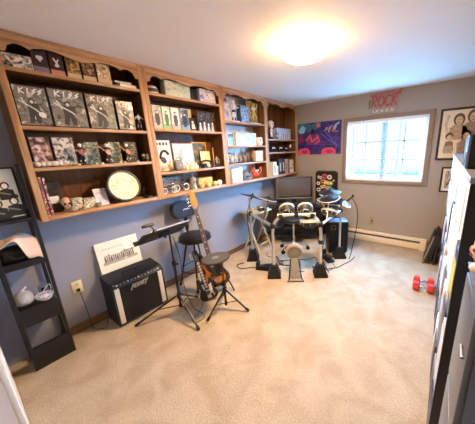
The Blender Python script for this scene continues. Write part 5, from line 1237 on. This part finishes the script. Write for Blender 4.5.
# kick tower and pedal
g = G(); RK = Euler((PI/2+.10, 0, 0)).to_matrix()
g.lathe([(.0005, .04), (.092, .04), (.112, .03), (.116, 0), (.108, -.03), (.0005, -.03)], (-.03, .06, .325), 40, 0, RK); kp = g.build('kick_pad', mat('#aaa295', .6), kit)
g = G(); g.lathe([(.082, .042), (.087, .047), (.092, .042), (.087, .038), (.082, .042)], (-.03, .06, .325), 40, 0, RK); g.lathe([(.0005, .0435), (.052, .0435), (.052, .040), (.0005, .040)], (-.03, .06, .325), 30, 0, RK); g.build('kick_ring', mat('#8d867a', .5), kp)
g = G(); g.add([(-.087, -.09, .012), (.027, -.09, .012), (.027, -.06, .012), (-.087, -.06, .012), (-.077, .025, .23), (.017, .025, .23), (.017, .055, .23), (-.077, .055, .23)], [(3, 2, 1, 0), (4, 5, 6, 7), (0, 1, 5, 4), (1, 2, 6, 5), (2, 3, 7, 6), (3, 0, 4, 7)]); kt = g.build('kick_tower', mat('#8a8378', .5, .2), kit)
for s in (-1, 1):
    g = G(); g.tube([(s*.052-.03, .05, .23), (s*.08-.03, -.12, .012)], .009, 8); g.build('tower_brace', BLACKM, kt)
g = G(); g.tube([(-.13, -.17, .012), (.07, -.17, .012)], .007, 8); g.tube([(-.13, -.17, .012), (-.10, -.05, .02)], .007, 8); g.tube([(.07, -.17, .012), (.04, -.05, .02)], .007, 8); g.build('base_wire', mat('#4a4a4c', .3, .8), kt)
g = G(); g.box((0, .20, .055), (.09, .26, .012), 0, .003, Euler((-.22, 0, 0)).to_matrix()); g.b2((-.06, .10, .0), (.06, .34, .012)); g.tube([(-.05, .10, .012), (-.05, .10, .16)], .009, 8); g.tube([(.05, .10, .012), (.05, .10, .16)], .009, 8); g.tube([(-.05, .10, .155), (.05, .10, .155)], .007, 8); kd = g.build('kick_pedal', STEEL, kit)
g = G(); g.tube([(0, .10, .155), (0, .115, .30)], .005, 8); g.tube([(0, .115, .30), (0, .095, .33)], .018, 12); g.build('beater', mat('#e4e0d6', .6), kd)
# cables hanging on the kit
for pts in ([(-.645, .51, .90), (-.69, .47, .70), (-.67, .47, .35), (-.71, .39, .02)], [(-.37, .45, .88), (-.45, .32, .66), (-.42, .25, .62), (-.32, .08, .66)], [(-.115, .10, .82), (-.18, .12, .66), (-.28, .04, .66)], [(.118, .10, .82), (.2, .14, .64), (.29, .05, .62)], [(.81, .41, .94), (.87, .38, .80), (.88, .38, .55), (.84, .42, .16), (.80, .40, .02)], [(.30, .02, .62), (.36, .05, .5), (.33, .04, .25), (.42, .02, .02)]):
    g = G(); g.tube(bez(pts), .006, 6); g.build('cable', BLACK, kit)
# loose things of the kit on the floor
t = thing('floor_cable', 'long tangled black cable on the carpet around the left drum rack feet', 'cable', (.60, 2.35, 0))
g = G(); g.tube(bez([(-.20, -.02, .0065), (-.24, -.12, .0065), (-.12, -.17, .0065), (-.02, -.08, .0065), (.05, -.02, .0065), (.16, .10, .0065), (.28, .18, .0065), (.30, .30, .0065), (.18, .34, .0065), (.10, .42, .0065)]), .006, 6); g.build('cord', BLACK, t)
t = thing('floor_cable', 'black cable running on the carpet behind the kick drum tower', 'cable', (1.1, 2.75, 0))
g = G(); g.tube(bez([(-.28, -.12, .0065), (-.12, -.16, .0065), (-.02, -.06, .0065), (-.06, .10, .0065), (.06, .16, .0065), (.12, .30, .0065), (.20, .22, .0065)]), .0055, 6); g.build('cord', BLACK, t)
t = thing('floor_cable', 'black cable curling on the carpet between the kick tower and the drum speaker', 'cable', (1.62, 2.95, 0))
g = G(); g.tube(bez([(-.30, -.18, .0065), (-.16, -.22, .0065), (-.06, -.12, .0065), (.02, -.02, .0065), (.06, .12, .0065), (.10, .24, .0065), (.12, .42, .0065)]), .0055, 6); g.build('cord', BLACK, t)
for k, (x, y, pts, lab) in enumerate(((1.0, 2.55, [(-.20, .10, .0065), (-.08, .02, .0065), (.04, .08, .0065), (.16, -.02, .0065), (.30, .02, .0065)], 'thin black cable on the carpet just left of the kick drum tower'),
      (.62, 2.62, [(-.14, .16, .0065), (-.02, .08, .0065), (.10, .14, .0065), (.20, .06, .0065), (.32, .14, .0065), (.40, .06, .0065)], 'thin black cable curling between the two left drum rack feet'),
      (1.50, 2.75, [(-.16, -.02, .0065), (-.04, .08, .0065), (.06, .02, .0065), (.10, .16, .0065), (.02, .26, .0065)], 'thin black cable curling beside the right front drum rack foot'))):
    t = thing('floor_cable', lab, 'cable', (x, y, 0))
    g = G(); g.tube(bez(pts), .0045, 6); g.build('cord', BLACK, t)
def foot_pedal(label, x, y, rz):
    t = thing('foot_pedal', label, 'pedal', (x, y, 0), rz)
    g = G(); g.b2((-.055, -.14, 0), (.055, .14, .025), 0, .006); g.build('base_plate', RUBBER, t)
    g = G(); g.box((0, -.005, .062), (.085, .25, .014), 0, .004, Euler((-.22, 0, 0)).to_matrix()); g.build('foot_board', mat('#232326', .5, bump=.4, scale=80), t)
    g = G(); g.b2((-.05, .10, .025), (.05, .135, .11), 0, .008); g.build('heel_block', BLACK, t)
foot_pedal('black foot pedal on the carpet beside the right drum rack foot', 1.40, 3.10, .9)
foot_pedal('black foot pedal against the left front drum rack boot', .80, 2.36, 1.9)
# drum throne
t = thing('drum_throne', 'black drum throne on a chrome column with castors behind the kit', 'stool', (.80, 3.135, 0), .3)
g = G(); g.lathe([(.0005, .50), (.15, .50), (.165, .515), (.165, .55), (.15, .565), (.0005, .568)], n=36); g.build('seat', VIN, t)
g = G(); g.cyl((0, 0, .12), (0, 0, .50), .020, n=16); g.build('column', CHROME, t)
g = G(); g.lathe([(.0005, .09), (.045, .09), (.04, .14), (.026, .17), (.0005, .17)], n=20); g.build('hub', CHROME, t)
for k in range(5):
    a = 2*PI*k/5+.35; c, s = math.cos(a), math.sin(a)
    g = G(); g.tube([(.03*c, .03*s, .12), (.23*c, .23*s, .085)], [.020, .014], 10); lg = g.build('leg', CHROME, t)
    g = G(); g.cyl((.235*c-.018*s, .235*s+.018*c, .030), (.235*c+.018*s, .235*s-.018*c, .030), .030, n=16); g.cyl((.23*c, .23*s, .03), (.23*c, .23*s, .09), .008, n=8); g.build('castor', RUBBER, lg)

# ------------------------------------------------------------------ folding table by the left wall
t = thing('folding_table', 'cream folding table on crossed wooden legs against the left wall', 'table', (.195, 2.925, 0))
g = G(); g.box((0, 0, .655), (.34, .44, .022), 0, .006); g.build('table_top', mat('#ead9b0', .45), t)
LW = wood('pale_leg_wood', '#cdb185', '#e6d2a8', 'Z')
for y in (-.16, .16):
    for s in (-1, 1):
        g = G(); a = Vector((s*.15, y+s*.012, .012)); b_ = Vector((-s*.14, y+s*.012, .644)); d = (b_-a); L = d.length
        g.box((a+b_)/2, (.030, .020, L), 0, .003, d.to_track_quat('Z', 'Y').to_matrix()); g.build('leg', LW, t)
    g = G(); g.tube([(0, y-.026, .33), (0, y+.026, .33)], .006, 8); g.build('pivot_pin', STEEL, t)
for s in (-1, 1):
    g = G(); g.b2((s*.145-.012, -.10, .10), (s*.145+.012, .10, .124), 0, .003); g.build('stretcher', LW, t)
t = thing('drum_hardware', 'pile of dark drum hardware parts on the cream folding table', 'hardware', (.27, 2.98, .667))
g = G(); g.box((0, 0, .03), (.14, .10, .06), 0, .012); g.build('clamp_block', RUBBER, t)
g = G(); g.tube(bez([(-.10, -.08, .012), (.02, -.06, .065), (.10, .06, .03), (.04, .12, .012)]), .011, 8); g.build('bent_rod', CHROME, t)
g = G(); g.ell((.05, -.09, .035), (.04, .03, .034), 12); g.build('wing_knob', mat('#39373a', .5), t)

# ------------------------------------------------------------------ television and its bench, across the corner
A_ = .6175
t = thing('tv_bench', 'low black open bench standing across the room corner under the television', 'tv bench', (.555, 3.605, 0), A_)
g = G(); g.b2((-.49, -.185, .60), (.49, .185, .655), 0, .006); g.build('top_board', mat('#151416', .25, coat=.3), t)
g = G(); g.b2((-.45, -.16, .12), (.45, .16, .145), 0, .004); g.build('lower_shelf', BLACK, t)
for x in (-.47, .43):
    for y in (-.17, .13):
        g = G(); g.b2((x, y, 0), (x+.04, y+.04, .60), 0, .003); g.build('leg', BLACK, t)
g = G(); g.poly([(-.43, .60), (.43, .60), (.43, .40), (.36, .47), (.2, .535), (0, .55), (-.2, .535), (-.36, .47), (-.43, .40)], -.165, -.145); g.build('arched_apron', mat('#1d1613', .4), t)
t = thing('television', 'dark flat television with grey bezel standing across the corner behind the drums', 'tv', (.485, 3.70, .656), A_)
g = G(); g.b2((-.335, -.02, .115), (.335, .035, .495), 0, .008); g.build('tv_case', mat('#1a191a', .35), t)
g = G(); g.b2((-.335, -.032, .115), (-.27, -.02, .495), 0, .004); g.build('side_bezel', mat('#5d5248', .4), t)
g = G(); g.b2((-.262, -.0235, .150), (.300, -.020, .475)); m_tv, nt_, b_tv = newmat('reflection_tinted_screen'); b_tv.inputs['Base Color'].default_value = lin('#5c564e'); b_tv.inputs['Roughness'].default_value = .12; b_tv.inputs['Coat Weight'].default_value = 1.0; g.build('screen', m_tv, t)  # screen colour lightened to carry the reflection on the glass
g = G(); g.b2((-.335, -.028, .10), (.335, -.012, .118), 0, .003); g.build('speaker_strip', mat('#b9b6ae', .3, .7), t)
g = G(); g.b2((-.04, -.01, .02), (.04, .02, .12)); g.lathe([(.0005, 0), (.14, 0), (.13, .018), (.0005, .022)], (0, .005, 0), 30); g.build('tv_foot', BLACK, t)
t = thing('soundbar', 'black soundbar lying on the bench in front of the television', 'soundbar', (.625, 3.515, .656), A_)
g = G(); g.b2((-.36, -.03, 0), (.36, .03, .06), 0, .012); g.build('bar_body', mat('#18181b', .6), t)
g = G(); g.b2((-.34, -.032, .01), (.34, -.029, .05)); g.build('grille', mat('#242428', .8, bump=.6, scale=300), t)
for x in (-.37, .36):
    g = G(); g.b2((x-.004, -.031, .0), (x+.014, .031, .06), 0, .006); g.build('end_cap', mat('#5a5a5e', .3, .6), t)

# ------------------------------------------------------------------ sticker-covered case on the back wall
t = thing('sticker_case', 'tall black case covered in bright stickers leaning against the back wall', 'case', (.93, 4.135, 0), 0, None, rx=.0)
g = G(); g.poly([(x, z+.61) for x, z in rrect(.205, .61, .05)], -.035, .035); cs = g.build('case_shell', mat('#121114', .45), t, 50)
g = G(); g.tube([(x, 0, z+.61) for x, z in rrect(.207, .612, .05)] + [(.207, 0, .61+.562)], .008, 8); g.build('edge_trim', mat('#2b2a2c', .3, .5), t)
g = G(); g.tube(bez([(.205, 0, .75), (.235, 0, .74), (.235, 0, .60), (.205, 0, .59)]), .010, 8); g.build('carry_handle', RUBBER, t)
rr = random.Random(17)
stick = [(-.02, 1.13, .055, '#c8463a', 0), (.075, 1.12, .045, '#e9e4da', 0), (-.12, 1.11, .04, '#e4e0d4', 1), (.02, 1.02, .06, '#e6c43c', 1), (-.055, 1.04, .045, '#d88a3c', 0), (.10, 1.01, .045, '#8fae4c', 0), (-.145, 1.0, .038, '#efe9e0', 0), (.155, 1.06, .022, '#e6b83c', 0),
         (-.05, .94, .05, '#e8d27a', 1), (.06, .92, .05, '#c9c4ba', 1), (-.14, .88, .042, '#d8d4cc', 0), (.13, .90, .035, '#6a88b0', 1), (0, .84, .05, '#b8a48a', 0), (-.08, .80, .045, '#efece4', 0), (.085, .80, .05, '#9a9a9c', 1), (.0, .70, .05, '#e9e6de', 0), (-.13, .68, .045, '#f0ece2', 0), (.12, .68, .045, '#b9504a', 1), (-.06, .58, .05, '#d4b07a', 1), (.08, .55, .05, '#e9e4da', 0)]
for x, z, s, c, kk in stick:
    g = G(); a = rr.uniform(-.4, .4)
    if kk == 0: g.disc(x, z, s, s*rr.uniform(.7, 1), -.0362, -.0345, 0, 18, a); g.disc(x, z, s*.55, s*.4, -.0366, -.036, 1, 14, a)
    else:
        ca_, sa_ = math.cos(a), math.sin(a); g.poly([(x+px*s*ca_-pz*s*sa_, z+px*s*sa_+pz*s*ca_) for px, pz in ((-1, -.6), (1, -.6), (1, .6), (-1, .6))], -.0362, -.0345, 0); g.stroke([(x-.6*s*ca_, z-.6*s*sa_), (x+.6*s*ca_, z+.6*s*sa_)], s*.35, -.0366, -.036, 1)
    g.build('sticker', [mat(c, .4), mat(rr.choice(['#1d1c1e', '#c8463a', '#2c4a7a', '#efe9dc']), .4)], t)

# ------------------------------------------------------------------ drum speaker box
t = thing('drum_speaker', 'black floor speaker box with top tinted as lit behind the right drum rack foot', 'speaker', (1.395, 3.49, 0), .5932)
g = G(); g.b2((-.152, -.13, .018), (.152, .13, .51), 0, .012); g.build('cabinet', mat('#121216', .5, bump=.3, scale=220), t)
g = G(); g.b2((-.145, -.12, .510), (.145, .12, .526), 0, .006); g.build('top_panel', mat('#8d98ac', .3, .3), t)  # light falling on the top is put into this blue-grey colour
g = G(); g.b2((-.135, -.136, .04), (.135, -.129, .49), 0, .003); gr = g.build('front_grille', mat('#17161b', .7, bump=.8, scale=320), t)
g = G(); 
for lo, hi in (((-.12, -.139, .40), (-.115, -.136, .47)), ((-.05, -.139, .40), (-.045, -.136, .47)), ((-.12, -.139, .40), (-.045, -.136, .405)), ((-.12, -.139, .465), (-.045, -.136, .47))): g.b2(lo, hi)
g.build('badge_outline', mat('#b08a5c', .4, .4), gr)
for sx in (-1, 1):
    for sy in (-1, 1):
        g = G(); g.cyl((sx*.12, sy*.10, 0), (sx*.12, sy*.10, .02), .02, n=14); g.build('rubber_foot', RUBBER, t)
g = G(); g.tube(bez([(-.05, 0, .525), (-.045, 0, .555), (.045, 0, .555), (.05, 0, .525)]), .009, 8); g.build('carry_handle', RUBBER, t)

# ------------------------------------------------------------------ dumbbells and leaning boards
def dumbbell(label, x, y, rz):
    t = thing('dumbbell', label, 'dumbbell', (x, y, 0), rz, 'red dumbbells on the carpet')
    for s in (-1, 1):
        g = G(); Rx = Euler((0, PI/2, 0)).to_matrix(); r = .056; n = 6
        M_ = Matrix.Translation((s*.070, 0, .0485)) @ Euler((PI/6, 0, 0)).to_matrix().to_4x4() @ Rx.to_4x4()
        g.T = M_; g.lathe([(.0005, -.034), (r*.72, -.034), (r, -.022), (r, .022), (r*.72, .034), (.0005, .034)], n=6); g.build('weight_head', mat('#cf3a34', .45), t)
    g = G(); g.tube([(-.06+.012*k, 0, .0485) for k in range(11)], [.013, .014, .0155, .0165, .0175, .018, .0175, .0165, .0155, .014, .013], 14); g.build('grip', CHROME, t)
dumbbell('red hex dumbbell nearer the back wall, behind the other dumbbell', 2.650, 3.035, .04)
dumbbell('red hex dumbbell nearer the camera, in front of the other dumbbell', 2.655, 2.890, .05)
for k in range(4):
    t = thing('flat_board', ('first thin black board from the left, grey edge, leaning on the media shelf', 'second thin black board from the left in the leaning row', 'third thin black board from the left in the leaning row', 'thin black board closest to the media shelf, last in the leaning row')[k], 'board', ((2.59, 2.626, 2.662, 2.708)[k], 3.66+.012*(k % 3), .006), 0, 'black boards leaning against the media shelf', ry=(.225, .20, .165, .10)[k])
    hh = (.43, .46, .44, .42)[k]
    g = G(); g.b2((0, 0, 0), (.016, .42, hh), 0, .003); g.build('board_body', mat('#19171a', .5), t)
    g = G(); g.b2((-.001, -.002, .004), (.017, .001, hh-.004)); g.build('edge_strip', mat('#8d8880' if k == 0 else '#2d2a2a', .4), t)

# ------------------------------------------------------------------ long black media shelf along the right
CX, CY0, CY1, CZ = 2.77, 1.08, 3.90, 1.50
t = thing('media_shelf', 'long black media shelf unit filled with boxes along the right side', 'shelf unit', (CX, CY0, 0))
CBK = mat('#141013', .45)
L_ = CY1-CY0; dp = .32
for y in (0, L_*.333, L_*.667, L_-.022):
    g = G(); g.b2((0 if y < .01 else .03, y, 0), (dp, y+.022, CZ-.022), 0, .002); g.build('upright_panel', CBK, t)
SH = [.08, .44, .84, 1.22]
for z in SH:
    for k in range(3):
        y0 = (0, L_*.333, L_*.667)[k]+.022; y1 = (L_*.333, L_*.667, L_-.022)[k]
        g = G(); g.b2((.018, y0, z-.02), (dp-.004, y1, z), 0, .002); g.build('shelf', CBK, t)
g = G(); g.b2((-.004, -.004, CZ-.022), (dp+.004, L_+.004, CZ), 0, .003); g.build('top_board', mat('#8d9098', .3), t)  # grey colour carries the ceiling's reflection on a glossy black top
g = G(); g.b2((dp-.004, .01, .0), (dp+.002, L_-.01, CZ-.022)); g.build('back_panel', CBK, t)
g = G(); g.b2((.02, .022, 0), (.03, L_-.022, .06)); g.build('kick_board', CBK, t)
pal = [['#2c2a2e', '#8d8a8c', '#3a3638', '#c9c8cc', '#4c4a50'], ['#b8a48c', '#2a282c', '#c9c6c4', '#3a3436', '#e4e2e0'], ['#2a272a', '#f0f0f2', '#e2e8f2', '#efece6', '#e9edf4'], ['#f4f4f4', '#d8c8b0', '#f2f2f4', '#dfe9f4', '#d4e6f6']]
tier = ['bottom', 'second lowest', 'third', 'highest']
rr = random.Random(77)
ordn = ['first', 'second', 'third', 'fourth', 'fifth', 'sixth', 'seventh', 'eighth', 'ninth', 'tenth', 'eleventh', 'twelfth', 'thirteenth', 'fourteenth', 'fifteenth']
for r_i, z in enumerate(SH):
    top = (SH[r_i+1]-.02) if r_i < 3 else CZ-.022
    n = 0
    for k in range(3):
        y = (0, L_*.333, L_*.667)[k]+.03; yend = (L_*.333, L_*.667, L_-.022)[k]-.008
        while n < 15:
            w = rr.uniform(.16, .24)
            if y+w > yend: break
            h = (top-z)*rr.uniform(.72, .94) if r_i < 2 else (top-z)*rr.uniform(.90, .98); c = pal[r_i][n % 5]
            if r_i == 2 and n == 0: c = '#1f1d20'
            nm = {'#': 'x'}
            tone = 'white' if int(c[1:3], 16) > 215 else ('pale' if int(c[1:3], 16) > 150 else 'dark')
            b = thing('media_box', f'{tone} box, {ordn[n]} from the near end on the {tier[r_i]} tier of the media shelf', 'box', (CX+.003+rr.uniform(0, .006), CY0+y+w/2, z+.0006), -PI/2, 'boxes filling the long media shelf')
            g = G(); g.b2((-w/2+.002, -.0+.002, 0), (w/2-.002, .24, h), 0, .003); g.build('box_body', mat(c, .45), b)
            g = G(); g.b2((-w/2+.02, -.0005, h*.08), (w/2-.02, .002, h*.92)); g.build('label_print', mat({'white': '#f2f4f8', 'pale': '#cfd4dc', 'dark': '#3c3a40'}[tone], .4), b)
            if r_i == 2 and n == 0:
                g = G(); g.b2((-.055, -.003, h*.36), (.055, -.0005, h*.86)); g.build('yellow_sticker', mat('#d4cc3c', .5), b)
            b.rotation_euler = (0, 0, -PI/2)
            y += w+.006; n += 1
# things on top of the media shelf
t = thing('bookshelf_speaker', 'black speaker box standing on top of the long media shelf', 'speaker', (2.774, 1.43, 1.5006), -PI/2)
g = G(); g.b2((-.235, 0, 0), (.0, .21, .156), 0, .005); g.build('cabinet', mat('#121114', .45), t)
g = G(); g.b2((-.228, -.008, .006), (-.006, .001, .150), 0, .003); g.build('front_grille', mat('#1c1b1e', .75, bump=.6, scale=300), t)
g = G(); g.b2((-.004, -.010, .002), (.002, .001, .154), 0, .001); g.build('edge_trim', mat('#9aa0a8', .3, .7), t)
g = G(); g.b2((-.03, -.0105, .078), (-.006, -.008, .092)); g.build('white_tag', mat('#f2f0ec', .5), t)
t = thing('oval_tray', 'dark oval dish lying on top of the media shelf near its close end', 'dish', (2.865, 1.24, 1.5006), 0)
g = G(); g.lathe([(.0005, .004), (.05, .004), (.075, .02), (.08, .026), (.078, .028), (.06, .012), (.0005, .008)], n=32); [None]; d_ = g.build('dish', mat('#17171a', .3), t); d_.scale = (.9, 1.3, 1)
# filing cabinet beside the camera, with a little head figure
t = thing('filing_cabinet', 'grey metal filing cabinet in the right foreground beside the media shelf', 'filing cabinet', (2.7625, .50, 0), 0)
GREY = mat('#6f757b', .4, .3)
g = G(); g.b2((.012, 0, .02), (.42, .21, 1.325), 0, .004); g.build('cabinet_body', GREY, t)
for k in range(4):
    z0 = .04+.32*k; g = G(); g.b2((0, .006, z0), (.012, .204, z0+.308), 0, .003); dw = g.build('drawer', GREY, t)
    g = G(); g.tube([(-.004, .02, z0+.20), (-.004, .06, z0+.20)], .003, 8); g.tube([(.002, .024, z0+.20), (-.004, .024, z0+.20)], .003, 8); g.tube([(.002, .056, z0+.20), (-.004, .056, z0+.20)], .003, 8); g.build('handle', mat('#7d8288', .35, .6), dw)
g = G(); g.b2((.0, -.002, 1.325), (.425, .212, 1.332), 0, .002); g.build('top_plate', mat('#8a9096', .3, .5), t)
g = G(); g.b2((.02, .01, 0), (.41, .2, .02)); g.build('plinth', BLACK, t)
t = thing('head_figure', 'small pale head ornament with red markings on the grey filing cabinet', 'ornament', (2.7835, .672, 1.3325), -.5)
g = G(); g.lathe([(.0005, 0), (.024, 0), (.020, .008), (.010, .014), (.011, .02), (.0005, .02)], n=18); g.ell((0, 0, .045), (.024, .026, .030), 18); g.ell((0, -.026, .040), (.004, .006, .006), 10); [g.ell((s*.025, 0, .043), (.004, .006, .009), 10) for s in (-1, 1)]
g.build('head', mat('#efd0b4', .45), t)
g = G(); [g.ell((s*.010, -.022, .050), (.0055, .004, .0045), 10) for s in (-1, 1)]; g.ell((0, -.0235, .027), (.008, .004, .003), 10); [g.ell((s*.017, -.0165, .036), (.005, .003, .005), 8) for s in (-1, 1)]; g.build('face_marks', mat('#c43a34', .4), t)
g = G(); g.ell((0, .006, .062), (.024, .024, .016), 14); g.build('hair', mat('#e4c9a4', .6), t)
t = thing('wooden_side_table', 'brown wooden side table at the very edge of the right foreground', 'table', (2.775, .20, 0), 0)
g = G(); g.b2((.0, 0, .72), (.42, .27, .745), 0, .004); g.build('table_top', wood('brown_furniture_wood', '#6b4426', '#94623a', 'X'), t)
WD = wood('brown_leg_wood', '#6b4426', '#94623a', 'Z')
for x in (.01, .37):
    for y in (.01, .22):
        g = G(); g.b2((x, y, 0), (x+.04, y+.04, .72), 0, .003); g.build('leg', WD, t)
for y in (.015, .245):
    g = G(); g.b2((.05, y, .62), (.37, y+.015, .72)); g.build('apron', WD, t)
for x in (.015, .39):
    g = G(); g.b2((x, .05, .62), (x+.015, .22, .72)); g.build('apron', WD, t)
